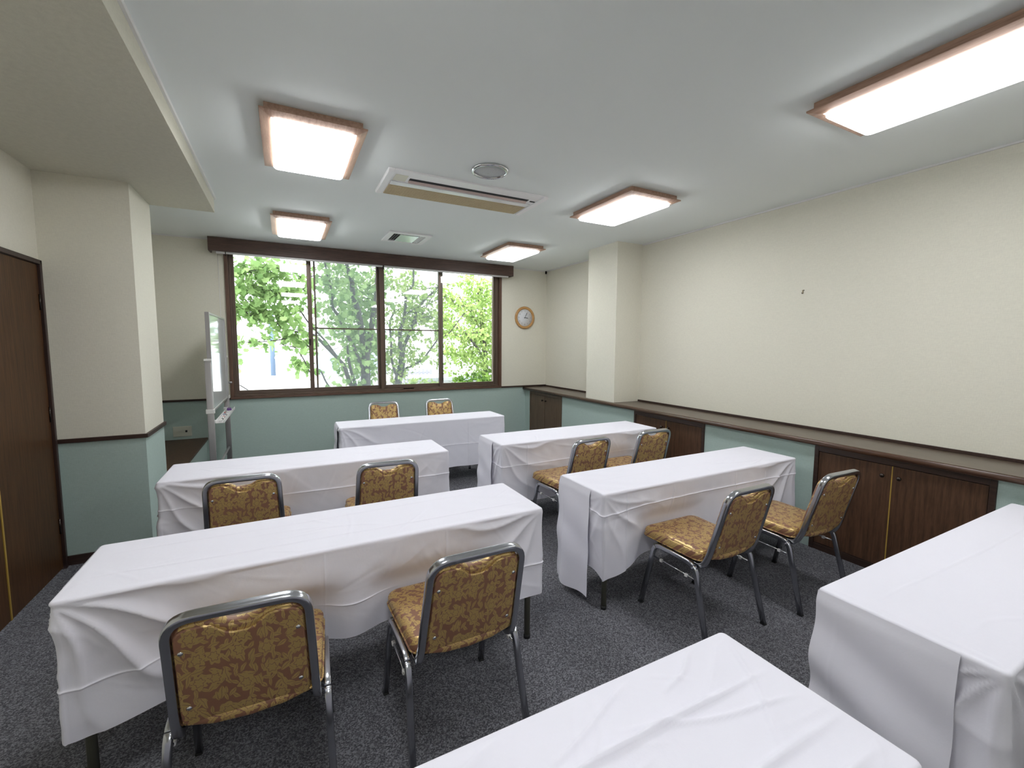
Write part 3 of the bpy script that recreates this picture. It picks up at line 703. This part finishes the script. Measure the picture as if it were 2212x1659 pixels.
    # overlapping end flaps
    for (sd, u0, u1, dl, flare, tiltb) in flaps:
        nu, nd = 60, 60; L = {'w': y1-y0, 'e': y1-y0, 's': x1-x0, 'n': x1-x0}[sd]
        base = len(V); FV = []
        for i in range(nu+1):
            u = u0+(u1-u0)*i/nu
            for j in range(nd+1):
                t_ = j/nd; q = t_*dl*(1+tiltb*(i/nu))
                e_ = i/nu
                o_ = .013+.010*t_+flare*t_**1.6*(math.sin(e_*PI*.9)**2*.7+.3*math.sin(e_*9+seed)) + .006*math.sin(e_*5+t_*3+seed)*t_ + relief*.007*math.sin(t_*15+e_*4+seed)*math.sin(PI*t_)*(.4+.6*e_) + .004*math.exp(-((e_-.82)/.012)**2)*t_
                if t_ < .06: o_ = .004+(o_-.004)*(t_/.06)
                un = u + (flare*.6*t_**1.5*(e_-.35))/L
                if sd == 'w': p = (x0-o_, y0+un*L)
                elif sd == 'e': p = (x1+o_, y0+un*L)
                elif sd == 's': p = (x0+un*L, y0-o_)
                else: p = (x0+un*L, y1+o_)
                FV.append((p[0], p[1], ztop-.004-q))
        V = np.concatenate([V, np.array(FV)])
        for i in range(nu):
            for j in range(nd):
                q = base+i*(nd+1)+j; F.append((q, q+1, q+nd+2, q+nd+1))
    me = bpy.data.meshes.new('tablecloth'); me.from_pydata(V.tolist(), [], F); me.materials.append(CLOTH)
    me.polygons.foreach_set('use_smooth', [True]*len(F)); me.update()
    o = bpy.data.objects.new('tablecloth', me); COL.objects.link(o)
    # origin to centre of table on the table top
    c0 = Vector(((x0+x1)/2, (y0+y1)/2, 0)); me.transform(Matrix.Translation(-c0)); o.location = c0
    return tag(o, label, 'tablecloth', 'white tablecloths on the long tables')

# T1 front, door side
folding_table(-.687, 1.126, 1.828, 2.281, 'table under crumpled cloth directly in front of the two biggest chairs')
tablecloth(-.687, 1.126, 1.828, 2.281, 'crumpled white tablecloth on the table with the two biggest chairs', dict(
    s=[(0, .49), (.15, .45), (.45, .385), (.75, .40), (.97, .44), (1, .44)], e=[(0, .44), (1, .44)], n=[(0, .42), (1, .42)], w=[(0, .47), (1, .42)]),
    seed=3, hcreases=(.62,), vcreases=(('s', .44), ('s', .72)), corner=[1.5, .8, .3, 1.], fold=.012, crumple=150, cornerpull={0: .030, 1: .015}, dents=(('s', -.119, .26, .074), ('s', .565, .26, .055)), topc=((0, .30, 1, .25, .0012, .006), (.0, .72, .9, .80, .001, .006), (.5, .1, .52, .9, .0008, .005)),
    flaps=(('w', .25, 1., .50, .05, 0),))
# T2 middle, door side
folding_table(-.694, 1.099, 3.176, 3.625, 'table under white cloth next to the pillar')
tablecloth(-.694, 1.099, 3.176, 3.625, 'white tablecloth with square press creases beside the pillar', dict(
    s=[(0, .5), (1, .5)], e=[(0, .5), (1, .5)], n=[(0, .5), (1, .5)], w=[(0, .5), (1, .5)]), seed=5, hcreases=(.33,), vcreases=(('s', .33), ('s', .66), ('s', .80)),
    corner=[1.2, .15, .3, 1], fold=.007, dents=(('s', -.216, .25, .028),), topc=((0, .5, 1, .5, .0006, .005),))
# T3 head table
folding_table(.451, 2.239, 4.50, 4.905, 'table under white cloth standing alone near the window, chairs beyond it')
tablecloth(.451, 2.239, 4.50, 4.905, 'smooth white tablecloth on the single table nearest to the window', dict(
    s=[(0, .53), (.5, .52), (1, .53)], e=[(0, .5), (1, .5)], n=[(0, .5), (1, .5)], w=[(0, .5), (1, .5)]), seed=8, hcreases=(.52,), vcreases=(('s', .75),),
    corner=[.6, .2, .3, .6], fold=.005, dents=(('n', 1.046, .25, .03), ('n', 1.746, .25, .04)), flaps=(('w', .3, 1., .52, .03, 0),))
# T4 far, counter side
folding_table(1.553, 3.277, 3.168, 3.618, 'table under white cloth in front of the dark cupboard beside the column')
tablecloth(1.553, 3.277, 3.168, 3.618, 'white tablecloth on the counter side table furthest from the viewer', dict(
    s=[(0, .50), (1, .5)], e=[(0, .5), (1, .5)], n=[(0, .5), (1, .5)], w=[(0, .50), (1, .5)]), seed=13, hcreases=(.36,), vcreases=(('s', .14), ('s', .62)),
    corner=[.7, .8, .3, .3], fold=.007, dents=(('s', 2.735, .25, .033),), flaps=(('w', .36, 1., .52, .015, 0),))
# T5 middle, counter side
folding_table(1.529, 3.318, 1.844, 2.262, 'table whose dark leg shows under the raised cloth corner, counter side')
tablecloth(1.529, 3.318, 1.844, 2.262, 'white tablecloth with a long hanging end flap almost touching the carpet', dict(
    s=[(0, .50), (.06, .485), (.16, .42), (.5, .40), (1, .45)], e=[(0, .45), (1, .45)], n=[(0, .45), (1, .45)], w=[(0, .50), (.2, .45), (1, .45)]), seed=21, hcreases=(.23,), vcreases=(('s', .095), ('s', .30), ('s', .62), ('s', .80)),
    corner=[.55, .9, .3, .2], fold=.007, cornerpull={0: .02}, dents=(('s', 2.052, .25, .040),), topc=((0, .5, 1, .5, .0005, .005),), flaps=(('w', .26, 1., .635, .035, 0.02),))
# T6 near, counter side
folding_table(1.585, 3.385, .336, .779, 'bare-of-chairs table under smooth cloth beside the closest cupboard')
tablecloth(1.585, 3.385, .336, .779, 'smooth white tablecloth with folded end and a lifted corner seam', dict(
    s=[(0, .55), (1, .55)], e=[(0, .5), (1, .5)], n=[(0, .5), (1, .5)], w=[(0, .55), (1, .55)]), seed=30, relief=2.4, tops=1.8, topcr=3, corner=[1.6, .5, .3, .5], fold=.006,
    topc=((0, .70, 1, .66, .0011, .004), (.02, .0, .02, 1, .0010, .004)), flaps=(('w', .20, 1., .60, .035, 0.),))
# T7 near, door side
folding_table(-.703, 1.090, .330, .778, 'table closest to the viewer, only its wrinkled clothed top visible')
tablecloth(-.703, 1.090, .330, .778, 'wrinkled white tablecloth closest to the viewer with long creases on top', dict(
    s=[(0, .5), (1, .5)], e=[(0, .5), (1, .5)], n=[(0, .5), (1, .5)], w=[(0, .5), (1, .5)]), seed=41, tops=4.2, topcr=40, corner=[.6, .5, .3, .5], fold=.006,
    topc=((.0, .60, 1.0, .66, .0030, .007), (.1, .25, 1.02, .30, .0026, .009), (.35, .05, 1.0, .12, .0026, .009), (.82, .78, .93, .98, .0016, .006), (.72, .72, .98, .45, .0014, .006), (.55, .62, .80, .95, .0015, .006), (.40, .70, .62, .98, .0016, .008), (.45, .35, .75, .55, .0014, .008), (.30, .50, .60, .93, .0012, .006), (.88, .3, .99, .9, .0012, .005)))

# ------------------------------------------------------------------ chairs
def make_chair():
    r = empty('banquet_chair', (0, 0, 0), 0, 'x', 'chair', 'gold floral banquet chairs')
    # seat cushion: rounded slab, domed
    sw, y0, y1 = .205, -.165, .235
    rings = []
    for sh, z in ((.012, .405), (.002, .410), (0, .420), (0, .440), (.004, .450), (.014, .4575), (.035, .462), (.08, .465), (.15, .466)):
        ring = []
        for a_, c_ in rrect(sw-sh, (y1-y0)/2-sh, max(.045-sh*.3, .004), 6):
            fy = c_+(y1+y0)/2; ring.append((a_*(1+.035*(c_/.2)), fy, z))
        rings.append(ring)
    seat = MB().loft(rings).build('seat', FABRIC, r)
    pr_ = []
    for a_, c_ in rrect(sw+.001, (y1-y0)/2+.001, .045, 6): pr_.append((a_*(1+.035*(c_/.2)), c_+(y1+y0)/2, .412))
    MB().sweep(pr_, [(math.cos(q)*.004, math.sin(q)*.004) for q in np.linspace(0, 2*PI, 7)[:-1]], Vector((0, 0, 1)), closed_path=True).build('piping', FABRIC, seat)
    MB().box(-.185, -.150, .392, .185, .215, .405).build('seat_board', DARK, r)
    # back frame: inverted U leaning back; runs down and curls forward under the seat
    prof = rrect(.0120, .0130, .004, 2)
    lean = lambda z: -.190-(z-.40)*.262
    wb_, wt_ = .182, .168
    def P(s, z): return Vector((s*(wb_+(wt_-wb_)*(z-.40)/.40), lean(z), z))
    path = [Vector((-.184, -.06, .388)), Vector((-.184, -.170, .382)), P(-1, .45), P(-1, .805), P(1, .805), P(1, .45), Vector((.184, -.170, .382)), Vector((.184, -.06, .388))]
    path = fillet(path, [.06, .05, .065, .065, .05, .06], 8)
    # custom frame transport for U
    b = MB(); rings = []; nP = len(path)
    yax = Vector((0, -1, 0))
    for i, p in enumerate(path):
        t_ = (path[min(i+1, nP-1)]-path[max(i-1, 0)]).normalized()
        xm = Vector((1, 0, 0))
        # side vector lies in the plane of the back for upright part
        nrm = Vector((0, -1, -.262)).normalized()
        if abs(t_.dot(nrm)) > .5: nrm = Vector((0, 0, -1))
        nrm = (nrm-t_*nrm.dot(t_)).normalized(); sd = t_.cross(nrm)
        rings.append([p+sd*q[0]+nrm*q[1] for q in prof])
    b.loft(rings); b.build('back_frame', CHROMED, r)
    # back cushion (front pad) and back panel with scooped top
    def outline(inset, zb=.432, zt=.782, scp=.026):
        pts = []; n_ = 14
        def hw(z): return wb_+(wt_-wb_)*(z-.40)/.40-.0125-inset
        rad = .036
        # bottom edge left->right
        for k_ in range(n_+1):
            f = k_/n_; pts.append((-hw(zb)*.93+2*hw(zb)*.93*f, zb+inset-.012*math.sin(PI*f)))
        pts.append((hw(zb+.02), zb+.025))
        pts.append((hw(.62), .62))
        z_s = zt-inset-rad
        for k_ in range(5):
            a_ = PI/2*k_/4; pts.append((hw(z_s)-rad+rad*math.cos(a_), z_s+rad*math.sin(a_)))
        for k_ in range(1, n_):
            f = k_/n_; x_ = (hw(z_s)-rad)*(1-2*f); sc = scp*math.exp(-(x_/.055)**4); pts.append((x_, zt-inset-sc))
        for k_ in range(5):
            a_ = PI/2+PI/2*k_/4; pts.append((-hw(z_s)+rad+rad*math.cos(a_), z_s+rad*math.sin(a_)))
        pts.append((-hw(.62), .62)); pts.append((-hw(zb+.02), zb+.025))
        return pts
    def at(pt, d_): return (pt[0], lean(pt[1])+d_, pt[1]+d_*.262)
    rings = [[at(q, d_) for q in outline(i_)] for i_, d_ in ((.006, -.006), (0, 0), (0, .016), (.004, .028), (.014, .036), (.035, .041), (.07, .043))]
    MB().loft(rings).build('backrest', FABRIC, r)
    rings = [[at(q, d_) for q in outline(i_, .462, .780, .040)] for i_, d_ in ((.004, -.004), (.004, -.010), (.007, -.013), (.012, -.0135))]
    pnl = MB().loft(rings, smooth=False).build('back_panel', FABRIC, r)
    for s in (-1, 1):
        for z in (.505, .700):
            c_ = Vector((s*.140, lean(z)-.012, z)); rg = []
            nn_ = Vector((0, -1, -.262)).normalized(); u_ = Vector((1, 0, 0)); v_ = nn_.cross(u_)
            for rr_, hh in ((.0075, 0), (.007, .003), (.004, .005), (.001, .0055)):
                rg.append([c_+nn_*hh+u_*rr_*math.cos(2*PI*q/12)+v_*rr_*math.sin(2*PI*q/12) for q in range(12)])
            MB().loft(rg).build('screw', CHROME, pnl)
    # roll of fabric at the bottom of the back
    MB().tube([(-.160, -.192, .442), (-.09, -.192, .434), (0, -.192, .430), (.09, -.192, .434), (.160, -.192, .442)], [.012, .020, .022, .020, .012], 12).build('lower_roll', FABRIC, r)
    # side frames: front leg, rail, rear leg as one bent bar split in leg / rail / leg
    lp = rrect(.0112, .0125, .004, 2)
    for s in (-1, 1):
        xb, xf = s*.214, s*.226
        full = fillet([(xf, -.250, .008), (xb, -.150, .392), (xb, .125, .392), (xf, .210, .008)], [.05, .05], 8)
        full = [Vector(p) for p in full]
        i1 = 5; i2 = len(full)-6
        for nm, seg in (('leg', full[:i1+1]), ('side_rail', full[i1:i2+1]), ('leg', full[i2:])):
            o = MB().sweep(seg, lp, Vector((1, 0, 0))).build(nm, CHROMED, r)
            if nm == 'leg':
                e = full[0] if seg[0] is full[0] else full[-1]
                MB().box(e.x-.012, e.y-.014, 0, e.x+.012, e.y+.014, .010).build('foot_cap', RUBBER, o, bevel=.003)
        def lg(z, y_a, y_b): f = z/.392; return y_a+(y_b-y_a)*f
        za = .318; ya_ = lg(za, -.250, -.150); yb_ = lg(za, .210, .125); xx = s*.2165
        st_ = MB().tube([(xx, ya_, za), (xx, yb_, za)], .0045, 8).build('stretcher', CHROME, r)
        for f in (.22, .78):
            yy = ya_+(yb_-ya_)*f; MB().box(xx-.007, yy-.008, za-.010, xx+.007, yy+.008, za+.006).build('bumper', WHITEP, st_, bevel=.002)
    for y_ in (-.10, .13): MB().tube([(-.214, y_, .384), (.214, y_, .384)], .008, 8).build('crossbar', STEELD, r)
    return r
proto = make_chair()
spots = [
 (-.119, 1.640, -.05, 'largest chair in view, its floral back facing the viewer behind the front table'),
 (.565, 1.623, .003, 'second biggest chair, beside the largest one, seat showing past its chrome frame'),
 (-.216, 2.955, -.017, 'chair with its lower half hidden by the front table, near the pillar'),
 (.539, 2.914, -.037, 'chair half hidden by the front table, in the middle of the room'),
 (2.032, 2.904, .05, 'chair at the furthest counter side table, seat and chrome legs visible'),
 (2.735, 2.951, .003, 'chair partly hidden at the furthest counter side table, against the dark cupboard'),
 (2.052, 1.632, -.007, 'chair with whole gold seat visible beside the table leg that shows'),
 (2.776, 1.574, -.042, 'chair turned in front of the closest dark cupboard doors'),
 (1.046, 5.145, 3.125, 'chair under the middle of the window, only its gold back showing over the head table'),
 (1.746, 5.123, 3.129, 'chair beyond the head table on the clock side, only its back showing')]
for i, (x, y, a_, lab) in enumerate(spots):
    o = proto if i == 0 else copy_tree(proto)
    o.location = (x, y, 0); o.rotation_euler = (0, 0, a_); o['label'] = lab

# ------------------------------------------------------------------ outside
GZ = -3.2
struct(MB().box(-30, YW+.2, GZ-.2, 40, 70, GZ).build('ground', mat('pale_paving', (.62, .62, .60), .9)), 'pale paved ground far below the window', 'ground')
def catmull(P, n=5):
    P = [Vector(p) for p in P]; out = []
    for i in range(len(P)-1):
        a, b, c, d = P[max(i-1, 0)], P[i], P[i+1], P[min(i+2, len(P)-1)]
        for k in range(n):
            t = k/n; out.append(.5*((2*b)+(c-a)*t+(2*a-5*b+4*c-d)*t*t+(3*b-a-3*c+d)*t**3))
    out.append(P[-1]); return out
LOBES = [(0, -.5), (.16, -.42), (.44, -.30), (.30, -.08), (.50, .12), (.24, .16), (.20, .34), (0, .56)]
def leaves(name, pts, size, m, parent, seed, tilt=.9):
    rng = np.random.RandomState(seed); n = len(pts); P = np.array(pts)
    half = np.array(LOBES); outl = np.concatenate([half, half[1:-1][::-1]*[-1, 1]])   # closed outline
    nv = len(outl); L = np.stack([outl[:, 0], outl[:, 1], np.abs(outl[:, 0])*.25], 1)
    sz = size*rng.uniform(.6, 1.25, n)
    yaw_ = rng.uniform(0, 2*PI, n); a = rng.normal(0, tilt, n); b_ = rng.normal(0, tilt, n)
    def rotm(ax, t):
        c, s = np.cos(t), np.sin(t); Mx = np.zeros((n, 3, 3)); i, j, k = {'x': (0, 1, 2), 'y': (1, 2, 0), 'z': (2, 0, 1)}[ax]
        Mx[:, i, i] = 1; Mx[:, j, j] = c; Mx[:, k, k] = c; Mx[:, j, k] = -s; Mx[:, k, j] = s; return Mx
    Rm = rotm('z', yaw_) @ rotm('x', a) @ rotm('y', b_)
    V = np.einsum('nij,vj->nvi', Rm, L)*sz[:, None, None]+P[:, None, :]
    h = len(half)
    # two half polygons sharing the midrib (vertices 0 and h-1)
    F = []
    for i in range(n):
        k = i*nv; F.append(tuple(k+q for q in range(h))); F.append(tuple([k+h-1]+[k+q for q in range(h, nv)]+[k]))
    me = bpy.data.meshes.new(name); me.from_pydata(V.reshape(-1, 3).tolist(), [], F); me.materials.append(m); me.update()
    o = bpy.data.objects.new(name, me); COL.objects.link(o); o.parent = parent; o['kind'] = 'stuff'; return o
def tree(name, label, trunk, limbs, leafm, lsize, seed, spray, clouds, group=None, trunk_r=.10):
    """trunk: polyline; limbs: (radius0, radius1, polyline, leaf density)"""
    rg = random.Random(seed); t = empty(name, (0, 0, 0), 0, label, 'tree', group)
    tp = catmull(trunk); MB().tube(tp, [trunk_r*(1-.35*i/len(tp)) for i in range(len(tp))], 14).build('trunk', BARK, t, fixn=False)
    pts = []; tw = MB()
    for (ra, rb, pl, dens) in limbs:
        cp = catmull(pl, 5); n = len(cp)
        MB().tube(cp, [ra+(rb-ra)*i/(n-1) for i in range(n)], 8).build('limb', BARK, t, fixn=False)
        for i in range(n):
            for q in range(dens):
                p = cp[i]; d_ = Vector((rg.gauss(0, 1), rg.gauss(0, 1), rg.gauss(0, .5)))*spray*.55
                if rg.random() < .22:
                    e = p+d_; tw.tube([p, p+d_*.5+Vector((0, 0, .02)), e], [.005, .004, .002], 4)
                for _ in range(2):
                    if rg.random() < .35: continue
                    pts.append((p.x+d_.x+rg.gauss(0, .05), p.y+d_.y+rg.gauss(0, .05), p.z+d_.z+rg.gauss(0, .04)))
    for (cx_, cy_, cz_, ax_, ay_, az_, cnt) in clouds:
        k = 0
        while k < cnt:
            q = Vector((rg.uniform(-1, 1), rg.uniform(-1, 1), rg.uniform(-1, 1)))
            if q.length > 1: continue
            if math.sin(q.x*ax_*5+seed)+math.sin(q.z*az_*8+q.x*3)+math.sin(q.y*ay_*4+cz_) < -.5: continue
            pts.append((cx_+q.x*ax_, cy_+q.y*ay_, cz_+q.z*az_)); k += 1
    if tw.v: o = tw.build('twigs', BARK, t, fixn=False); o['kind'] = 'stuff'
    leaves('foliage', pts, lsize, leafm, t, seed)
    return t
A = [(.07, .03, [(1.49, 9.6, 1.25), (1.45, 9.6, 1.67), (1.38, 9.5, 2.14), (1.27, 9.4, 2.48), (1.23, 9.3, 2.77), (1.16, 9.2, 2.95), (1.06, 9.1, 3.4)], 7),
 (.065, .04, [(1.54, 9.6, 1.31), (1.6, 9.6, 1.62), (1.7, 9.7, 2.13), (1.79, 9.8, 2.51), (1.84, 9.9, 2.98), (1.89, 9.9, 3.5)], 7),
 (.045, .014, [(1.45, 9.5, 0.86), (1.35, 9.5, 1.22), (1.2, 9.3, 1.54), (1.07, 9.2, 1.78), (0.95, 9.1, 2.04), (0.84, 9.0, 2.22), (0.83, 8.9, 2.48), (0.76, 8.9, 2.78), (0.7, 8.9, 3.13)], 5),
 (.05, .018, [(1.49, 9.6, -.1), (1.4, 9.5, 0.32), (1.16, 9.3, 0.71), (1.03, 9.1, 1.07), (0.93, 9.0, 1.21), (0.71, 8.8, 1.44), (0.55, 8.7, 1.61), (0.4, 8.6, 1.45+.25), (0.17, 8.5, 1.72)], 1),
 (.012, .006, [(0.40, 8.6, 1.45), (0.17, 8.5, 1.67), (0.01, 8.4, 1.77), (-0.09, 8.3, 1.85)], 7),
 (.035, .02, [(1.32, 9.4, 0.48), (1.2, 9.3, 0.88), (1.12, 9.2, 1.23), (1.11, 9.2, 1.49)], 3),
 (.02, .012, [(1.1, 9.2, .2), (0.82, 9.0, 0.58), (0.68, 8.9, 0.79), (0.56, 8.8, 1.04), (0.39, 8.6, 1.01)], 1),
 (.012, .006, [(0.39, 8.6, 1.01), (0.28, 8.5, 1.27), (0.16, 8.4, 1.45), (0.04, 8.4, 1.47), (-0.05, 8.3, 1.52)], 1),
 (.018, .010, [(.93, 9.0, 1.21), (.7, 8.9, 1.55), (0.48, 8.8, 1.8), (0.35, 8.7, 1.97), (0.22, 8.6, 2.2), (0.16, 8.6, 2.29)], 2),
 (.014, .006, [(.83, 8.9, 2.6), (0.61, 8.9, 2.76), (0.4, 8.7, 2.69), (0.22, 8.5, 2.68), (0.09, 8.4, 2.69)], 2),
 (.014, .005, [(0.43, 8.6, 2.47), (0.14, 8.4, 2.42), (-0.06, 8.3, 2.33), (-0.27, 8.2, 2.32), (-0.39, 8.2, 2.4), (-0.66, 8.1, 2.32)], 9),
 (.012, .005, [(-0.04, 8.4, 2.77), (-0.25, 8.3, 2.7), (-0.41, 8.2, 2.65), (-0.57, 8.1, 2.6), (-.75, 8.0, 2.55)], 9),
 (.012, .005, [(-0.34, 8.3, 1.9), (-0.49, 8.2, 1.98), (-0.56, 8.2, 2.06), (-0.64, 8.1, 2.12)], 9),
 (.010, .004, [(0.12, 8.5, 1.62), (-0.12, 8.4, 1.57), (-0.41, 8.2, 1.54), (-0.64, 8.1, 1.54)], 3),
 (.010, .005, [(-0.53, 8.3, 0.74), (-0.67, 8.2, 0.86), (-0.74, 8.1, 0.89)], 0)]
tree('maple_tree', 'multi stemmed green leafed tree filling the second window pane', [(1.49, 9.6, GZ), (1.48, 9.6, -1.), (1.49, 9.6, .49), (1.5, 9.6, .76), (1.51, 9.6, 1.33)], A, LEAF1, .115, 7, .26,
 [(1.3, 10.3, 2.4, .8, .35, .8, 850), (1.5, 10.4, 1.2, .6, .3, .7, 380), (-.2, 8.5, 2.05, .6, .35, .2, 150), (-.3, 8.4, 2.75, .5, .4, .2, 70), (.25, 8.6, 1.12, .18, .15, .10, 45), (-.64, 8.0, 1.3, .06, .1, .35, 16)], trunk_r=.13)
Bm = [(.05, .02, [(2.32, 10.0, 0.82), (2.34, 10.0, 1.24), (2.33, 10.0, 1.7), (2.36, 10.0, 1.92), (2.46, 10.0, 2.25), (2.48, 10.0, 2.61), (2.58, 10.0, 2.76), (2.65, 10.0, 2.86), (2.66, 10.0, 3.2)], 4),
 (.05, .02, [(2.37, 10.0, 1.15), (2.46, 10.2, 1.46), (2.52, 10.2, 1.59), (2.65, 10.2, 1.86), (2.71, 10.2, 2.07), (2.79, 10.2, 2.33), (2.97, 10.2, 2.56), (3.19, 10.2, 2.76), (3.35, 10.2, 2.94)], 3),
 (.035, .012, [(2.25, 10, .6), (2.23, 9.9, 0.76), (2.16, 9.9, 0.98), (2.11, 9.9, 1.25), (2.11, 9.9, 1.61), (2.09, 9.9, 1.87), (2.11, 9.9, 2.07), (2.19, 9.9, 2.25), (2.18, 9.9, 2.43)], 4),
 (.016, .010, [(2.65, 10.2, 1.86), (2.7, 10.3, 1.92), (2.86, 10.3, 2.11), (3.02, 10.3, 2.38), (3.18, 10.3, 2.64), (3.38, 10.3, 2.9)], 2),
 (.028, .012, [(2.31, 10, .84), (2.37, 10.0, 0.88), (2.46, 10.0, 0.97), (2.59, 10.0, 1.02), (2.84, 10.0, 1.17), (3.04, 10.0, 1.41), (3.27, 10.0, 1.7), (3.44, 10.2, 1.73), (3.56, 10.2, 1.79), (3.73, 10.2, 1.99), (3.97, 10.2, 2.29)], 3),
 (.016, .008, [(2.46, 10, 2.1), (2.53, 10.2, 2.19), (2.64, 10.2, 2.29), (2.79, 10.2, 2.33), (3.03, 10.2, 2.45), (3.35, 10.2, 2.62)], 3),
 (.014, .006, [(2.79, 10.2, 2.6), (2.92, 10.2, 2.79), (3.19, 10.2, 2.86), (3.6, 10.2, 2.95)], 1),
 (.014, .006, [(2.71, 10.2, 2.0), (2.85, 10.2, 2.11), (3.06, 10.2, 2.17), (3.34, 10.2, 2.12), (3.5, 10.2, 2.09)], 4),
 (.014, .006, [(3.44, 10.2, 1.73), (3.85, 10.2, 1.76), (4.15, 10.2, 1.8), (4.45, 10.2, 1.82)], 6),
 (.012, .005, [(3.45, 10.2, 2.65), (3.62, 10.2, 2.62), (3.73, 10.2, 2.48), (3.93, 10.2, 2.46), (4.11, 10.2, 2.34)], 6)]
tree('ash_tree', 'slender forked tree with yellow green leaves in the third pane', [(2.25, 10, GZ), (2.25, 10, -.5), (2.25, 10.0, 0.32), (2.25, 10.0, 0.6), (2.31, 10.0, 0.84), (2.37, 10.0, 1.15)], Bm, LEAF2, .085, 11, .24,
 [(2.4, 10.8, 2.8, .8, .4, .6, 750), (3.1, 10.6, 2.0, .8, .4, .45, 600), (2.5, 10.3, 1.25, .5, .3, .3, 220)], trunk_r=.12)
tree('locust_tree', 'bright yellow green tree filling the pane next to the clock', [(5.6, 12.6, GZ), (5.6, 12.5, 0), (5.4, 12.3, 1.6), (5.2, 12.2, 3.2)],
 [(.05, .015, [(5.5, 12.4, 1.0), (5.0, 12.0, 1.5), (4.5, 11.7, 1.9), (4.2, 11.5, 2.0)], 6), (.04, .012, [(5.4, 12.3, 1.8), (4.9, 12, 2.4), (4.4, 11.8, 2.9)], 6)],
 LEAF2, .09, 19, .3, [(4.9, 12.2, 2.3, 1.1, .8, 1.3, 3000), (5.6, 12.5, 1.4, .9, .7, .7, 1300), (4.6, 12.0, 1.0, .9, .7, .5, 500), (5.6, 12.5, 2.6, .8, .7, 1., 700), (4.1, 11.9, 1.2, .7, .5, .4, 300)])
def shrub(x, y, z, rx, rz, n, seed, lab, m=LEAF3, ls=.10):
    rg = random.Random(seed); t = empty('shrub', (0, 0, 0), 0, lab, 'shrub', 'garden shrubs below the window')
    MB().tube([(x, y, GZ), (x+.1, y, z-rz*.5), (x, y, z)], [.05, .04, .02], 8).build('stem', BARK, t)
    pts = []
    while len(pts) < n:
        q = Vector((rg.uniform(-1, 1), rg.uniform(-1, 1), rg.uniform(-1, 1)))
        if .45 < q.length <= 1: pts.append((x+q.x*rx, y+q.y*.8, z+q.z*rz))
    leaves('foliage', pts, ls, m, t, seed)
shrub(4.9, 11.6, .30, .9, .42, 700, 31, 'dark green shrub low in the pane next to the clock')
shrub(5.9, 12.2, .55, .8, .45, 500, 32, 'shrub at the lower outer corner of the window')
shrub(3.1, 11.0, .32, .6, .34, 380, 33, 'yellow green shrub beside the grey shed roof', LEAF2)
shrub(3.9, 11.4, .18, .5, .26, 260, 34, 'low green shrub in front of the grey shed roof', LEAF2, .08)
sh_ = empty('garden_shed', (5.0, 14.2, 0), 0, 'grey flat roofed garden shed beyond the shrubs', 'shed')
MB().box(-1.3, -.8, GZ, 1.9, .8, .38).build('wall', mat('shed_wall', (.35, .36, .36), .8), sh_)
MB().box(-1.4, -.9, .38, 2.0, .9, .47).build('roof', mat('shed_roof', (.42, .45, .48), .6), sh_, bevel=.01)
fe = empty('picket_fence', (3.7, 15.2, 0), 0, 'pale picket fence seen between the tree stems', 'fence')
FM = mat('pale_fence_paint', (.55, .52, .62), .7)
for z in (.15, .5): MB().box(-1.7, .02, z, .9, .05, z+.05).build('rail', FM, fe)
pk0 = MB().box(-.045, -.01, GZ, .045, .02, .66).build('picket', FM, fe); pk0.location.x = -1.65
for i in range(1, 20):
    p_ = pk0.copy(); COL.objects.link(p_); p_.parent = fe; p_.location.x = -1.65+i*.135
lp_ = empty('street_pole', (-.30, 14.0, 0), 0, 'pale blue pole seen through the first window pane', 'pole')
MB().tube([(0, 0, .62), (0, 0, 2.4)], .065, 16).build('shaft', mat('pale_blue_paint', (.10, .15, .24), .5), lp_)
MB().tube([(0, 0, GZ), (0, 0, .62)], .075, 16).build('sleeve', mat('pale_green_paint', (.78, .85, .80), .5), lp_)
MB().tube([(.06, -.02, 1.12), (.12, -.05, 1.12)], .04, 12).build('bracket', mat('pole_grey', (.5, .52, .55), .5), lp_)
bl = empty('white_building', (-1.5, 20, 0), 0, 'white rendered building bleached by daylight beyond the trees', 'building')
WH = mat('white_render', (.86, .86, .85), .8)
MB().box(-6, 0, GZ, 6.5, 6, 1.9).build('wall', WH, bl)
MB().box(-6.2, -.2, 1.9, 6.7, 6, 2.15).build('parapet', mat('pale_grey_coping', (.55, .6, .66), .7), bl)
for x_ in (-3.6, -.4, 2.6, 4.6):
    f_ = MB().box(x_, -.04, .2, x_+1.0, .02, 1.2).build('window', mat('pale_window_frame', (.6, .65, .7), .5), bl)
    MB().box(x_+.07, -.05, .27, x_+.93, -.035, 1.13).build('pane', mat('pale_blue_glass', (.42, .52, .62), .15), f_)
